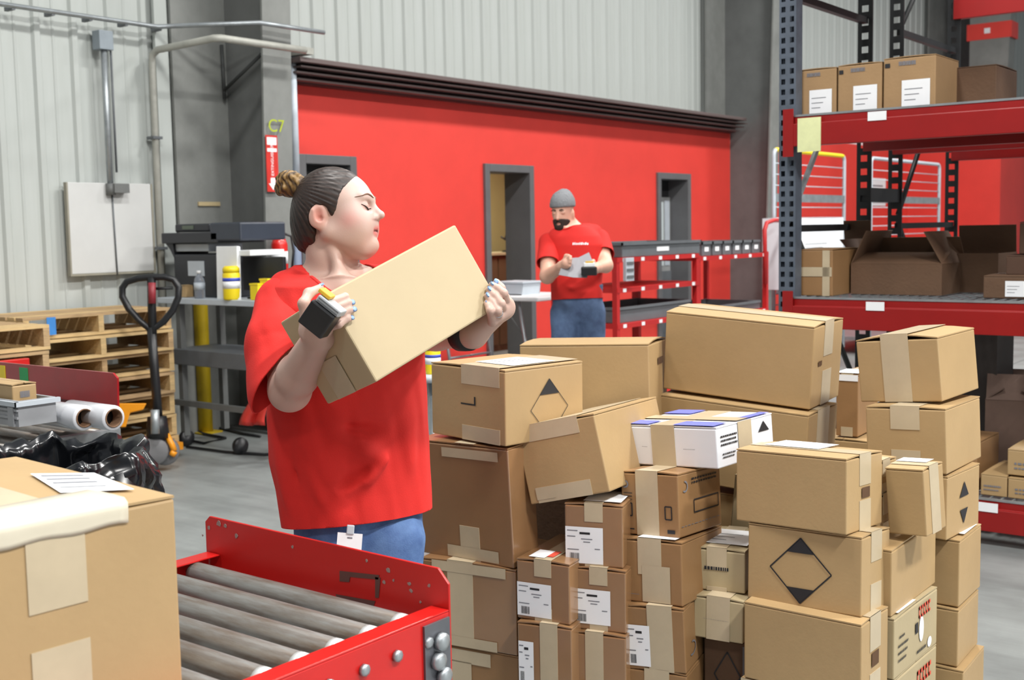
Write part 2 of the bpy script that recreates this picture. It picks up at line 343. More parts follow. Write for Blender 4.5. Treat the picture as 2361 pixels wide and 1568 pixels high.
def carton(label, c, th, l, w, h, tilt=(0, 0), mt=None, seam='y', bow=.004, tape=(.35, .35), tapew=.07, tapepos=.5, marks=(), group='cartons in the pile', corner=True, name='cardboard_box', toptape=True, tape_ends=('a',), lift=0, flaps=True):
    """closed carton; c is its near bottom corner (between front and side faces) when corner, else the base centre"""
    global NBOX; NBOX += 1; rnd = random.Random(NBOX)
    mt = mt or M_card
    E_ = Euler((R(tilt[0]), R(tilt[1]), R(th)), 'XYZ')
    base = Vector(c) + (E_.to_matrix() @ Vector((-l/2, w/2, 0)) if corner else Vector((0, 0, 0)))
    t = thing(name, label, 'box', base, E_, group)
    # body: walls and bottom
    g = .0015
    MB().box((-l/2, -w/2, 0), (l/2, w/2, h - (.005 if flaps else 0))).build('carton_body', mt, t, bevel=.004)
    # two outer flaps meeting at the seam, each a little bowed up towards it
    for sg in ((-1, 1) if flaps else ()):
        f = MB(); q = []
        if seam == 'y': q = [(sg * l/2, 0), (sg * l*.25, bow * .8 + lift*.6), (sg * g, bow + lift)]; a0, a1 = -w/2, w/2
        else: q = [(sg * w/2, 0), (sg * w*.25, bow * .8 + lift*.6), (sg * g, bow + lift)]; a0, a1 = -l/2, l/2
        th_ = .004; vs = []
        for a in (a0 + .001, a1 - .001):
            for p, z in q:
                for dz in (-th_, 0):
                    vs.append((p, a, h + z + dz) if seam == 'y' else (a, p, h + z + dz))
        fs = []
        for i in range(2):
            b0, b1 = 2 * i, 2 * i + 2
            fs += [(b0 + 1, b1 + 1, b1 + 7, b0 + 7), (b0, b0 + 6, b1 + 6, b1), (b0, b1, b1 + 1, b0 + 1), (b0 + 6, b0 + 7, b1 + 7, b1 + 6)]
        fs += [(0, 1, 7, 6), (4, 10, 11, 5)]
        f._add(vs, fs); fo = f.build('flap', mt, t)
    # packing tape: along the seam on top, down the ends
    if toptape:
        o = .0016; tw = tapew / 2
        L_ = (w if seam == 'y' else l) / 2; off = (tapepos - .5) * (l if seam == 'y' else w)
        zt = h + bow + lift + .0015
        def bx(m, a, b):
            if seam == 'y': m.box((a[0], a[1], a[2]), (b[0], b[1], b[2]))
            else: m.box((a[1], a[0], a[2]), (b[1], b[0], b[2]))
        m = MB(); bx(m, (off - tw, -L_ - o, zt - .0008), (off + tw, L_ + o, zt))
        # 'a' is the visible end: front for seam y (y = -L), side for seam x (x = +L)
        for end in tape_ends:
            sg = (-1 if seam == 'y' else 1) * (1 if end == 'a' else -1)
            lo, hi = sorted((sg * L_, sg * (L_ + o)))
            if tape[0] * h > .004: bx(m, (off - tw, lo, h * (1 - tape[0])), (off + tw, hi, zt))
            if tape[1] * h > .004:
                m2 = MB(); bx(m2, (off - tw, lo, 0), (off + tw, hi, h * tape[1])); m2.build('packing_tape', M_tape, t)
        m.build('packing_tape', M_tape, t)
    for mk in marks:
        kind, face = mk[0], mk[1]; d = Decal().on(face, (l, w, h + (bow + lift + .001 if face == 'top' else 0)), .0024)
        mats = [M_paper, M_ink, M_greyink]
        if kind == 'ship': ship_label(d, *mk[2:6], rnd); nm = 'shipping_label'
        elif kind == 'white':
            d.rect(*mk[2:6]); d.mi = 2; a0, b0, a1, b1 = mk[2:6]
            for q in range(3): d.rect(a0 + .1*(a1-a0), b0 + (.25+.2*q)*(b1-b0), a0 + (.5+.12*q)*(a1-a0), b0 + (.28+.2*q)*(b1-b0), .0006)
            nm = 'paper_label'
        elif kind == 'plain': d.rect(*mk[2:6]); nm = 'paper_label'
        elif kind == 'diamond': diamond(d, *mk[2:]); nm = 'printed_diamond'
        elif kind == 'tri':
            d.mi = 1; ca, cb, ra, rb = mk[2:6]; d.poly([(ca - ra, cb - rb), (ca + ra, cb - rb), (ca, cb + rb)] if rb > 0 else [(ca - ra, cb - rb), (ca, cb + rb), (ca + ra, cb - rb)]); nm = 'printed_triangle'
        elif kind == 'text':
            d.mi = 2 if len(mk) > 6 and mk[6] == 'grey' else 1; a0, b0, a1, b1 = mk[2:6]; n = 9; x = a0
            while x < a1:
                s_ = rnd.uniform(.02, .05) * (a1 - a0) * 2; d.rect(x, b0, min(x + s_, a1), b1); x += s_ + (a1 - a0) * .03
            nm = 'printed_line'
        elif kind == 'frame':
            d.mi = 1; a0, b0, a1, b1 = mk[2:6]
            for A, B in (((a0, b0), (a1, b0)), ((a1, b0), (a1, b1)), ((a1, b1), (a0, b1)), ((a0, b1), (a0, b0))): d.line(A, B, .004)
            nm = 'printed_frame'
        elif kind == 'block': d.mi = 1; d.rect(*mk[2:6]); nm = 'printed_block'
        elif kind == 'tape': d.rect(*mk[2:6]); mats = [M_tape]; nm = 'packing_tape'
        elif kind == 'slot': d.mi = 1; d.rect(*mk[2:6]); mats = [M_edge, M_edge]; nm = 'hand_hole'
        elif kind == 'arc':
            d.mi = 2; ca, cb, ra, rb = mk[2:6]; P = [(ca + ra * math.cos(a), cb + rb * math.sin(a)) for a in np.linspace(-2.2, 1.6, 10)]
            for A, B in zip(P, P[1:]): d.line(A, B, .005)
            nm = 'printed_mark'
        elif kind == 'red': d.rect(*mk[2:6]); mats = [mat('red_print', (222, 84, 62), .6)]; nm = 'printed_block'
        elif kind == 'redtext':
            a0, b0, a1, b1 = mk[2:6]; n = 5; mats = [mat('red_print', (222, 84, 62), .6)]
            for q in range(n):
                x = a0 + (a1 - a0) * q / n; xe = x + (a1 - a0) * .8 / n; d.rect(x, b0, x + (xe - x) * .35, b1); d.rect(x, b1 - (b1 - b0) * .3, xe, b1); d.rect(x, b0, xe, b0 + (b1 - b0) * .25)
            nm = 'printed_letters'
        elif kind == 'purple': d.rect(*mk[2:6]); mats = [mat('violet_print', (112, 118, 214), .5)]; nm = 'printed_panel'
        elif kind == 'oval':
            ca, cb, ra, rb = mk[2:6]; d.poly([(ca + ra * math.cos(a), cb + rb * math.sin(a)) for a in np.linspace(0, 2 * math.pi, 14)[:-1]]); nm = 'printed_oval'
        d.build(nm, mats, t)
    return t

B_ = M_cardb; BL_ = mat('kraft_card_sheen', (150, 112, 76), .28, 0, .07, 3.5, bump=.02, bscale=60, spec=1.0, coat=.5)
# ---- front right stack with the printed diamond
carton('closed tan box with taped right end, at the foot of the diamond box stack', (-1.16, 2.965, .0), -1, .345, .20, .213, (0, 0), seam='x', marks=(('tape', 'front', .0, .95, .2, 1.0),), tape=(.0, .0))
carton('tan box directly under the large printed diamond box', (-1.149, 2.963, .216), -.6, .345, .19, .222, (0, 0), seam='x', tape=(.42, .3), tapew=.075, marks=(('slot', 'side', .36, .38, .62, .56),))
carton('tan box with big black outlined diamond printed on its front', (-1.168, 3.007, .442), -.9, .338, .199, .217, (-3.8, -1.3), seam='x', tape=(.36, .36), tapew=.075, marks=(('diamond', 'front', .48, .47, .27, .42, .46),))
carton('plain tan box with white labels on top, highest of the diamond stack', (-1.21, 3.005, .662), -3.7, .34, .224, .207, (-2.9, -1.6), seam='x', tape=(.40, .40), tapew=.07, marks=(('white', 'top', .12, .40, .62, .98), ('slot', 'side', .40, .43, .62, .57)))
# ---- tall left stack beside the woman
carton('tan box with crossed tape at the floor, lowest of the stack beside the woman', (-2.10, 2.70, 0), 9, .34, .34, .229, seam='x', tape=(0, 0), toptape=False, mt=B_, marks=(('tape', 'front', .18, .78, .72, .96), ('tape', 'front', .22, .5, .52, .8)))
carton('tan box with a wide vertical tape strip, third down beside the woman', (-2.102, 2.697, .231), 9.4, .333, .34, .262, mt=BL_, seam='y', tape=(1, 0), tapepos=.42, tapew=.09, marks=(('tape', 'front', .12, .88, .9, 1.0), ('tape', 'front', .12, 0, .8, .12)))
carton('tallest brown box in the stack beside the woman, under the triangle box', (-2.109, 2.699, .496), 1.1, .361, .13, .364, (2.5, -.8), mt=BL_, seam='y', tape=(0, .30), tapepos=.55, tapew=.075, bow=.002, marks=(('tape', 'front', .30, .02, .85, .12), ('tape', 'front', .30, .88, .9, .96)))
carton('brown box with black triangle over an outline, top of the stack beside the woman', (-2.110, 2.671, .868), -9.2, .339, .328, .224, (-.3, .2), seam='y', tape=(.24, .2), tapepos=.68, tapew=.17,
       marks=(('white', 'top', .42, .18, .92, .72), ('diamond', 'side', .55, .42, .24, .40, .52, .002), ('block', 'front', .42, .48, .62, .50), ('block', 'front', .60, .50, .62, .60)))
# ---- small brown parcels with shipping labels
NL = dict(mt=BL_, seam='y', tapew=.055, group='small parcels with shipping labels')
carton('small brown box at the floor below the two labelled boxes left of the taped ones', (-1.905, 2.71, 0), 14, .171, .3, .162, tape=(.3, .3), toptape=False, **NL)
carton('small brown box with narrow white label beside full height tape, lowest left parcel', (-1.91, 2.708, .164), 13.9, .171, .3, .187, tape=(1, 0), tapepos=.58, marks=(('ship', 'front', .02, .02, .30, .70),), **NL)
carton('small brown box with shipping label, left parcel under the dark gap', (-1.923, 2.719, .354), 10.4, .171, .3, .18, tape=(.26, .22), tapepos=.5, marks=(('ship', 'front', .01, .06, .66, .62), ('red', 'top', .5, .1, .62, .3), ('plain', 'top', .2, .04, .5, .3)), **NL)
carton('small brown box standing on the floor under the three stacked middle parcels', (-1.78, 2.805, 0), 16, .165, .3, .134, tape=(.3, .3), toptape=False, **NL)
carton('small brown box with full height tape, lowest of the three stacked middle parcels', (-1.785, 2.801, .136), 15.9, .165, .3, .187, tape=(1, 0), tapepos=.42, **NL)
carton('small brown box with shipping label, second of the three stacked middle parcels', (-1.794, 2.818, .326), 16, .166, .3, .185, tape=(.26, .26), tapepos=.5, marks=(('ship', 'front', .02, .10, .72, .66),), **NL)
carton('small brown box with shipping label, under the leaning tan box', (-1.81, 2.831, .514), 18.9, .175, .3, .184, tape=(.28, .26), tapepos=.5, marks=(('ship', 'front', .01, .04, .66, .63), ('plain', 'top', .3, .05, .95, .5)), **NL)
# ---- taped column under the white box
OL = dict(mt=B_, seam='y', tapew=.075, group='taped boxes under the white box')
carton('brown box on the floor at the bottom of the taped column', (-1.63, 2.88, .0), 13, .18, .33, .219, tape=(.6, .3), tapepos=.5, **OL)
carton('brown taped box with a white label low on its left, under the white box column', (-1.631, 2.88, .222), 13.1, .175, .32, .19, (.6, -2.2), tape=(1, 0), tapepos=.58, marks=(('ship', 'front', .01, .06, .40, .70), ('arc', 'side', .2, .3, .1, .1)), **OL)
carton('brown box with stepped vertical tape, under the printed brown box', (-1.644, 2.884, .416), 5.6, .185, .30, .184, (-3.2, -2.6), tape=(.55, 0), tapepos=.45, marks=(('tape', 'front', .32, .02, .80, .6), ('plain', 'top', .25, .0, .9, .12), ('text', 'front', .06, .12, .26, .13, 'grey')), **OL)
carton('brown printed box with frames and marks, directly under the white box', (-1.673, 2.919, .604), .1, .194, .256, .186, (-2.7, -3.7), tape=(1, 0), tapepos=.46,
       marks=(('frame', 'front', .05, .30, .19, .50), ('frame', 'front', .77, .28, .88, .48), ('arc', 'front', .08, .80, .05, .05), ('text', 'front', .05, .55, .2, .57), ('text', 'front', .05, .60, .2, .62), ('text', 'front', .05, .65, .2, .67),
              ('block', 'front', .80, .06, .93, .12), ('block', 'front', .04, .08, .22, .10), ('frame', 'side', .34, .34, .92, .54), ('arc', 'side', .14, .78, .06, .08), ('text', 'side', .3, .86, .9, .89), ('text', 'side', .3, .80, .9, .83), ('text', 'side', .04, .16, .96, .17, 'grey')), **OL)
carton('white box with violet printed top bound by two buff tapes', (-1.607, 3.03, .795), -4.4, .343, .319, .122, (.4, -4.1), mt=mat('white_card', (228, 230, 236), .55, 0, .02, 5), seam='y', tape=(1, 0), tapepos=.45, tapew=.085, bow=.001, group=None,
       marks=(('purple', 'top', .0, .0, .30, .24), ('purple', 'top', .56, .0, .98, .24), ('purple', 'top', .0, .72, .30, 1), ('purple', 'top', .9, .55, 1, .95), ('tape', 'top', 0, .36, 1, .58), ('tape', 'side', .36, 0, .60, 1), ('tri', 'side', .82, .74, .10, .13), ('text', 'side', .06, .72, .34, .77), ('text', 'side', .06, .62, .33, .67), ('text', 'side', .06, .52, .34, .57), ('text', 'side', .08, .30, .30, .34), ('text', 'side', .08, .22, .28, .26), ('text', 'front', .66, .44, .78, .45, 'grey'), ('text', 'front', .22, .46, .28, .47, 'grey')))
# ---- pale short boxes between taped column and diamond stack
SL = dict(seam='y', mt=M_cardl, group='pale boxes beside the diamond stack')
carton('dark brown shaded box with a printed outline, under the pale short boxes', (-1.50, 3.06, 0), 10, .16, .28, .285, mt=M_cardshade, seam='y', tape=(0, 0), toptape=False, group=None, marks=(('diamond', 'front', .45, .62, .25, .25, .1), ('text', 'front', .74, .6, .80, .95, 'grey')))
carton('pale short box leaning out, lower of two beside the diamond stack', (-1.516, 3.004, .297), 9.7, .15, .30, .125, (-.3, .8), tape=(1, 0), tapew=.07, marks=(('text', 'front', .2, .48, .7, .485, 'grey'),), **SL)
carton('pale short box with a printed code, upper of two beside the diamond stack', (-1.536, 3.057, .428), 13, .168, .26, .126, tape=(.5, .1), tapew=.06, marks=(('text', 'front', .28, .50, .72, .58), ('white', 'top', .1, .15, .98, .8)), **SL)
carton('pale upright box seen in the gap left of the diamond stack', (-1.60, 3.36, .44), 8, .14, .2, .26, (0, 5), mt=M_cardl, seam='y', tape=(0, 0), toptape=False)
carton('brown box low in the gap behind the pale boxes', (-1.56, 3.37, 0), 4, .25, .25, .43, mt=B_, seam='y', tape=(0, 0), toptape=False)
# ---- inner row behind the diamond stack
IL = dict(group='boxes behind the diamond stack')
carton('white printed box with red letters on the floor, behind the diamond stack', (-1.134, 3.166, .0), 0, .30, .363, .222, seam='x', toptape=False, tape=(0, 0), mt=M_cardl, marks=(('redtext', 'side', .52, .66, .86, .86),), **IL)
carton('pale printed box with red letters and white oval, below the narrow tilted box', (-1.134, 3.166, .224), 0, .30, .363, .176, seam='x', toptape=False, tape=(0, 0), mt=M_cardl,
       marks=(('redtext', 'side', .54, .70, .82, .90), ('oval', 'side', .60, .50, .055, .22), ('oval', 'side', .80, .16, .05, .09), ('text', 'side', .10, .62, .22, .66), ('text', 'side', .08, .48, .3, .52), ('text', 'side', .08, .36, .28, .40), ('text', 'side', .08, .24, .26, .28), ('text', 'side', .5, .12, .72, .17), ('block', 'side', .46, .48, .52, .66), ('white', 'top', .8, .1, .99, .5)), **IL)
carton('plain tan box carrying the narrow tilted box', (-1.144, 3.168, .403), .7, .30, .385, .19, seam='x', toptape=False, tape=(0, 0), **IL)
carton('narrow tan box tilted against the right stack, taped along its side', (-1.077, 3.256, .622), -4.8, .113, .133, .19, (1.2, -3.7), seam='x', tape=(1, 0), tapew=.06, mt=M_card, marks=(('plain', 'top', .0, .55, .8, .95),), **IL)
carton('small tan box half hidden between diamond stack and tilted box, lower one', (-1.218, 3.24, .598), 0, .16, .16, .118, seam='x', tape=(.5, .3), tapew=.05, **IL)
carton('small tan box half hidden between diamond stack and tilted box, upper one', (-1.225, 3.25, .722), -3, .15, .15, .09, seam='x', tape=(.5, .3), tapew=.05, **IL)
# ---- right hand stack
RL = dict(group='boxes in the right stack')
carton('tan box on the floor at the bottom of the right stack', (-1.07, 3.585, 0), 3, .33, .26, .132, seam='y', toptape=False, tape=(0, 0), **RL)
carton('tan box second from the floor in the right stack', (-1.091, 3.596, .137), 2.9, .32, .246, .179, seam='y', toptape=False, tape=(0, 0), **RL)
carton('tan box with white label on top, third from the floor in the right stack', (-1.095, 3.61, .321), 1.9, .32, .247, .208, seam='y', toptape=False, tape=(0, 0), marks=(('plain', 'top', .86, .25, .99, .85),), **RL)
carton('tan box with two small black triangles on its right face', (-1.123, 3.572, .534), -3.8, .32, .264, .197, seam='y', toptape=False, tape=(0, 0), marks=(('tri', 'side', .50, .70, .14, .12), ('tri', 'side', .50, .26, .12, -.12)), **RL)
carton('tan box with two short tape pieces, second from the top of the right stack', (-1.124, 3.571, .738), .4, .247, .352, .20, (-.8, -2.6), seam='y', tape=(.34, .34), tapew=.09, tapepos=.5, **RL)
carton('tilted tan box with full tape strip, top of the right stack', (-1.165, 3.645, .948), -4.1, .267, .301, .20, (1.3, -5), seam='y', tape=(1, 0), tapew=.09, tapepos=.48, bow=.002, lift=.012, **RL)
# ---- leaning box and the big ones behind
carton('tan box leaning steeply over the small labelled parcels', (-1.837, 2.807, .742), 10.2, .264, .50, .23, (-2, -13.5), seam='y', tape=(.2, .2), tapew=.18, tapepos=.45, tape_ends=('a',), marks=(('tape', 'front', .1, .04, .34, .20),), group=None)
carton('long tan box standing behind the triangle box, end with hand hole', (-2.036, 3.361, .816), 21.3, .449, .36, .296, (-1.9, -1.1), seam='x', toptape=False, tape=(0, 0), bow=.010, marks=(('slot', 'side', .45, .72, .75, .80),), group='large boxes at the back')
carton('large box coloured dark as shade, under the long box behind the triangle box', (-2.03, 3.35, .42), 18, .44, .36, .39, mt=M_cardshade, seam='x', toptape=False, tape=(0, 0), group='large boxes at the back')  # dark card colour stands in for the deep shade of the gap
carton('large box coloured dark as shade, at the floor under the long box', (-2.03, 3.35, 0), 18, .44, .36, .415, mt=M_cardshade, seam='x', toptape=False, tape=(0, 0), group='large boxes at the back')  # same painted shade as the box above it
carton('largest tan box, standing highest at the back of the pile', (-1.598, 3.647, .888), 3.4, .541, .279, .277, (2.1, 4.1), seam='x', tape=(.40, .42), tapew=.085, tapepos=.5, bow=.008, marks=(('slot', 'side', .18, .5, .3, .56),), group='large boxes at the back')
carton('large tan box directly under the highest box at the back', (-1.60, 3.61, .585), 2.9, .548, .27, .292, (1.3, 3.5), seam='x', tape=(.8, .0), tapew=.11, group='large boxes at the back')
carton('large tan box third from the top at the back of the pile', (-1.60, 3.63, .29), 2, .55, .27, .285, seam='x', toptape=False, tape=(0, 0), group='large boxes at the back')
carton('large tan box at the floor at the back of the pile', (-1.60, 3.63, 0), 2, .55, .27, .286, seam='x', toptape=False, tape=(0, 0), group='large boxes at the back')
p = atd(1978, 1008, 4.45)
carton('slim brown upright box with a white label on top, between back box and right stack', p, 4, .085, .25, .235, mt=B_, seam='y', tape=(.1, .15), tapew=.045, marks=(('plain', 'top', 0, 0, 1, .5), ('plain', 'front', .05, .9, .99, 1.0)))
carton('tan box under the slim brown upright box', (p[0] + .05, p[1] - .02, 0), 4, .2, .3, p[2] - .01, seam='y', toptape=False, tape=(0, 0))
# ================================================================== conveyor in front
cv = thing('roller_conveyor', 'red roller conveyor with steel rollers in front of the woman', 'conveyor', (-1.79, .9, 0))
def L(o, p): return sub(p, o)
x0, x1, y0, y1 = -2.165 + 1.79, -1.44 + 1.79, -1.3, 1.64 - .9      # rails run along y
zt = .785
for nm, xa, sg in (('side_rail', x0, -1), ('side_rail', x1, 1)):
    m = MB(); a, b = sorted((xa, xa + sg * -.045))
    m.box((a, y0, zt - .004), (b, y1, zt)); a2, b2 = sorted((xa, xa - sg * .005)); m.box((a2, y0, zt - .15), (b2, y1, zt - .004))
    a, b = sorted((xa + sg * .012, xa - sg * .04)); m.box((a, y0, zt - .154), (b, y1, zt - .15))
    rl = m.build(nm, M_conv, cv, bevel=.002)
    for k in range(18):
        yy = y1 - .064 - k * .0835
        MB().lathe([(.004, 0), (.011, .001), (.011, .008), (.005, .01)], n=8, axis='x').build('axle_bolt', M_galv, rl, (xa + (.0 if sg > 0 else -.012), yy, zt - .045))
    for k in range(5):
        MB().lathe([(.004, 0), (.013, .001), (.013, .009), (.006, .011)], n=10, axis='x').build('bolt', M_galv, rl, (xa - (0 if sg > 0 else .012), y1 - .13 - k * .11 - (.03 if k % 2 else 0), zt - .115))
    if sg > 0:
        MB().box((xa, y1 - .075, zt - .14), (xa + .005, y1 - .004, zt - .012)).build('bracket', mat('bracket_steel', (110, 112, 118), .35, .6), rl)
        for yy, z in ((-.035, -.05), (-.045, -.085), (-.03, -.118)):
            MB().lathe([(.005, 0), (.017, .002), (.017, .012), (.008, .016)], n=10, axis='x').build('bolt', M_galv, rl, (xa + .005, y1 + yy, zt + z))
rme = MB().lathe([(.0, 0), (.012, 0), (.022, .004), (.0245, .012), (.0245, .624), (.022, .632), (.012, .636), (0, .636)], n=24, axis='x').mesh('roller', M_steel)
cap = MB().lathe([(.010, 0), (.0252, .0), (.0252, .014), (.010, .016)], n=20, axis='x').mesh('bearing_cap', mat('bearing_bright', (216, 218, 220), .3, .3))
axl = MB().lathe([(.006, 0), (.006, .698)], n=8, axis='x').mesh('axle', M_black)
for k in range(26):
    yy = y1 - .064 - k * .0835
    if yy < y0 + .05: break
    ro = link('roller', rme, cv, (x0 + .03, yy, zt - .028))
    link('bearing_cap', cap, ro, (.622, 0, 0)); link('axle', axl, ro, (-.018, 0, 0))
# end stop plate standing across the end, worn paint
def worn_mat():
    m = bpy.data.materials.new('worn_red_plate'); m.use_nodes = True; nt = m.node_tree; b = nt.nodes['Principled BSDF']
    tc = nt.nodes.new('ShaderNodeTexCoord'); n = nt.nodes.new('ShaderNodeTexNoise'); n.inputs['Scale'].default_value = 14; n.inputs['Detail'].default_value = 6
    nt.links.new(tc.outputs['Object'], n.inputs['Vector'])
    cr = nt.nodes.new('ShaderNodeValToRGB'); e = cr.color_ramp.elements; e[0].position = .70; e[0].color = (*lin((186, 22, 18)), 1); e[1].position = .72; e[1].color = (*lin((120, 96, 92)), 1)
    nt.links.new(n.outputs['Fac'], cr.inputs[0]); nt.links.new(cr.outputs[0], b.inputs['Base Color']); b.inputs['Roughness'].default_value = .38
    return m
py = y1 + .005
sp = MB().prism([(x0 - .006, zt - .16), (x1 - .002, zt - .16), (x1 - .002, zt + .048), (x1 - .028, zt + .075), (x0 + .01, zt + .082), (x0 - .006, zt + .068)], py - .003, py + .003, 'y').build('end_stop_plate', worn_mat(), cv, bevel=.0015)
# wear marks: an angular scrape and chips, bare metal under the paint
wm = MB(); sc = mat('scraped_metal', (92, 56, 52), .6)
yf = py - .0045
def pp(x, y): q = atY(x, y, 1.642); return (q[0] + 1.79, q[2])
for poly in ([(784, 1316), (875, 1326), (873, 1336), (808, 1330), (806, 1342), (784, 1340)], [(866, 1330), (878, 1332), (874, 1378), (866, 1378)], [(775, 1370), (866, 1386), (862, 1398), (778, 1380)]):
    wm.prism([pp(*q) for q in poly][::-1], yf, yf + .001, 'y')
wm.build('paint_scrape', sc, sp)
wc = MB(); rr_ = random.Random(3)
for x, y, px_ in ((482, 1216, 10), (505, 1208, 12), (520, 1213, 8), (546, 1235, 9), (468, 1234, 4), (675, 1260, 6), (846, 1292, 6), (896, 1315, 9), (886, 1342, 7), (908, 1338, 5), (944, 1346, 8), (948, 1362, 7), (990, 1350, 7), (970, 1388, 4)):
    (cx, cz), s_ = pp(x, y), px_ * .00078
    pts = [(cx + s_ * rr_.uniform(.4, 1) * math.cos(a), cz + s_ * rr_.uniform(.4, 1) * math.sin(a)) for a in np.linspace(0, 6.28, 8)[:-1]]
    wc.prism(pts, yf, yf + .001, 'y')
wc.build('paint_chip', mat('chipped_primer', (150, 128, 124), .6), sp)
tb = MB(); tb.box((x1 - .04, -.33, zt + .0005), (x1 + .0, -.22, zt + .0015)).box((x1 - .03, -.42, zt + .0005), (x1, -.36, zt + .0015)); tb.build('white_scuff', M_paper, cv)
for sx in (x0 + .02, x1 - .06):
    for sy in (y0 + .1, y1 - .22):
        lg_ = MB().box((sx, sy, .01), (sx + .04, sy + .04, zt - .15)).build('leg', M_conv, cv)
        MB().box((sx - .03, sy - .03, 0), (sx + .07, sy + .07, .012)).build('foot_plate', M_conv, lg_)
MB().box((x0 + .03, y1 - .20, .2), (x1 - .03, y1 - .18, .24)).build('cross_brace', M_conv, cv)

# ---- the big carton in the foreground, standing on the rollers: wide buff tapes, label, crumpled white tape over the edge
ky = R(-4); kc = Vector((-1.499, 1.079, 0)) - Matrix.Rotation(ky, 3, 'Z') @ Vector((.26, .25, 0))
kb = carton('large tan box in the foreground on the conveyor rollers, white tape lifting off its edge', (kc.x, kc.y, .7872), -4, .52, .50, .318, corner=False, seam='x', bow=.003, tape=(.40, .43), tapew=.088, tapepos=.615, group=None)
m = MB()
ang = lambda p: tuple(Matrix.Rotation(-ky, 3, 'Z') @ (Vector(p) - kc))
zt_ = .318 + .0052
for i, q in enumerate([[(70, 1092), (140, 1136), (310, 1128), (217, 1090)]]):
    P = [ang(atz(x, y, .7872 + zt_)) for x, y in q]; P = [(p[0], p[1], zt_) for p in P]
    m._add(P, [(0, 1, 2, 3)]); m.mi = 1
    for f0, f1 in ((.12, .18), (.3, .36), (.5, .56), (.74, .78)):
        A = Vector(P[0]).lerp(Vector(P[1]), f0); B = Vector(P[3]).lerp(Vector(P[2]), f0); C_ = Vector(P[3]).lerp(Vector(P[2]), f1); D = Vector(P[0]).lerp(Vector(P[1]), f1)
        e = Vector((0, 0, .0006)); m._add([A.lerp(B, .1) + e, A.lerp(B, .75) + e, D.lerp(C_, .75) + e, D.lerp(C_, .1) + e], [(0, 1, 2, 3)])
m.build('shipping_label', [M_paper, M_greyink], kb)
# crumpled white tape: a strip lying along the top edge, folding over and bulging away from the face
tp = MB(); tp.smooth = True; vs = []; n = 28; prof = 9
for i in range(n + 1):
    yy = -.25 + (.17 + .25) * i / n; f = i / n
    lift = .022 * max(0, 1 - f * 1.9) ** .8 + .003 * math.sin(i * 1.7) * (1 - f)
    ov = .026 + .012 * max(0, 1 - 2.2 * f) + .002 * math.sin(i * .9)
    row = [(.26 - .115, .0005), (.26 - .075, .003 + lift * .5), (.26 - .035, .004 + lift), (.26 - .006, .0035 + lift * .9), (.26 + .003 + lift * .35, .001 + lift * .5), (.26 + .0035 + lift * .5, -.008), (.26 + .003 + lift * .4, -ov * .6), (.26 + .0025 + lift * .22, -ov * .85), (.26 + .0024, -ov - .003)]
    for x, z in row: vs.append((x, yy, .3215 + z + (.0035 if x < .26 else 0)))
fs = [(i * prof + j, (i + 1) * prof + j, (i + 1) * prof + j + 1, i * prof + j + 1) for i in range(n) for j in range(prof - 1)]
tp._add(vs, fs); to = tp.build('loose_tape', mat('white_tape', (210, 202, 182), .35, 0, .03, 8), kb)
md = to.modifiers.new('thick', 'SOLIDIFY'); md.thickness = .0008
# ================================================================== pallet rack
YB = 5.6; XL = -2.58
rk = thing('pallet_rack', 'red and black steel pallet rack carrying cartons, front row', 'rack', (XL, YB, 0), group='pallet racks')
rk2 = thing('pallet_rack', 'black framed pallet rack standing behind the front rack row', 'rack', (XL, 7.12, 0), group='pallet racks')
def post_mesh(front):
    """perforated upright: C section whose faces carry real holes; hole rows at 5 cm"""
    s = MB(); wd, dp, t = .09, .075, .003; z = 0; hp = .0508
    holes = ((-.022, .014), (.022, .014))
    n = int(4.6 / hp)
    for k in range(n):
        z0, z1 = k * hp, (k + 1) * hp; h0, h1 = z0 + .014, z1 - .010
        # front face (normal -y) with one tear hole on each side
        s.box((-wd/2, 0, z0), (wd/2, t, h0)).box((-wd/2, 0, h1), (wd/2, t, z1))
        s.box((-wd/2, 0, h0), (-.034, t, h1)).box((-.012, 0, h0), (.012, t, h1)).box((.034, 0, h0), (wd/2, t, h1))
    s.box((-wd/2, t, 0), (-wd/2 + t, dp, 4.6)).box((wd/2 - t, t, 0), (wd/2, dp, 4.6)).box((-wd/2 + t, dp - .003, 0), (wd/2 - t, dp, 4.6))
    return s
def post2_mesh():
    """inner uprights are seen on their face through which the wall shows: one row of round-cornered holes"""
    s = MB(); wd, t = .085, .003; hp = .0762; n = int(4.6 / hp)
    for k in range(n):
        z0, z1 = k * hp, (k + 1) * hp; h0, h1 = z0 + .020, z1 - .020
        s.box((-wd/2, 0, z0), (wd/2, t, h0)).box((-wd/2, 0, h1), (wd/2, t, z1))
        s.box((-wd/2, 0, h0), (-.019, t, h1)).box((.019, 0, h0), (wd/2, t, h1))
    s.box((-wd/2, t, 0), (-wd/2 + t, .012, 4.6)).box((wd/2 - t, t, 0), (wd/2, .012, 4.6))
    return s
pA = post_mesh(1).mesh('upright', M_rackpost); pB = post2_mesh().mesh('upright', M_rackdark)
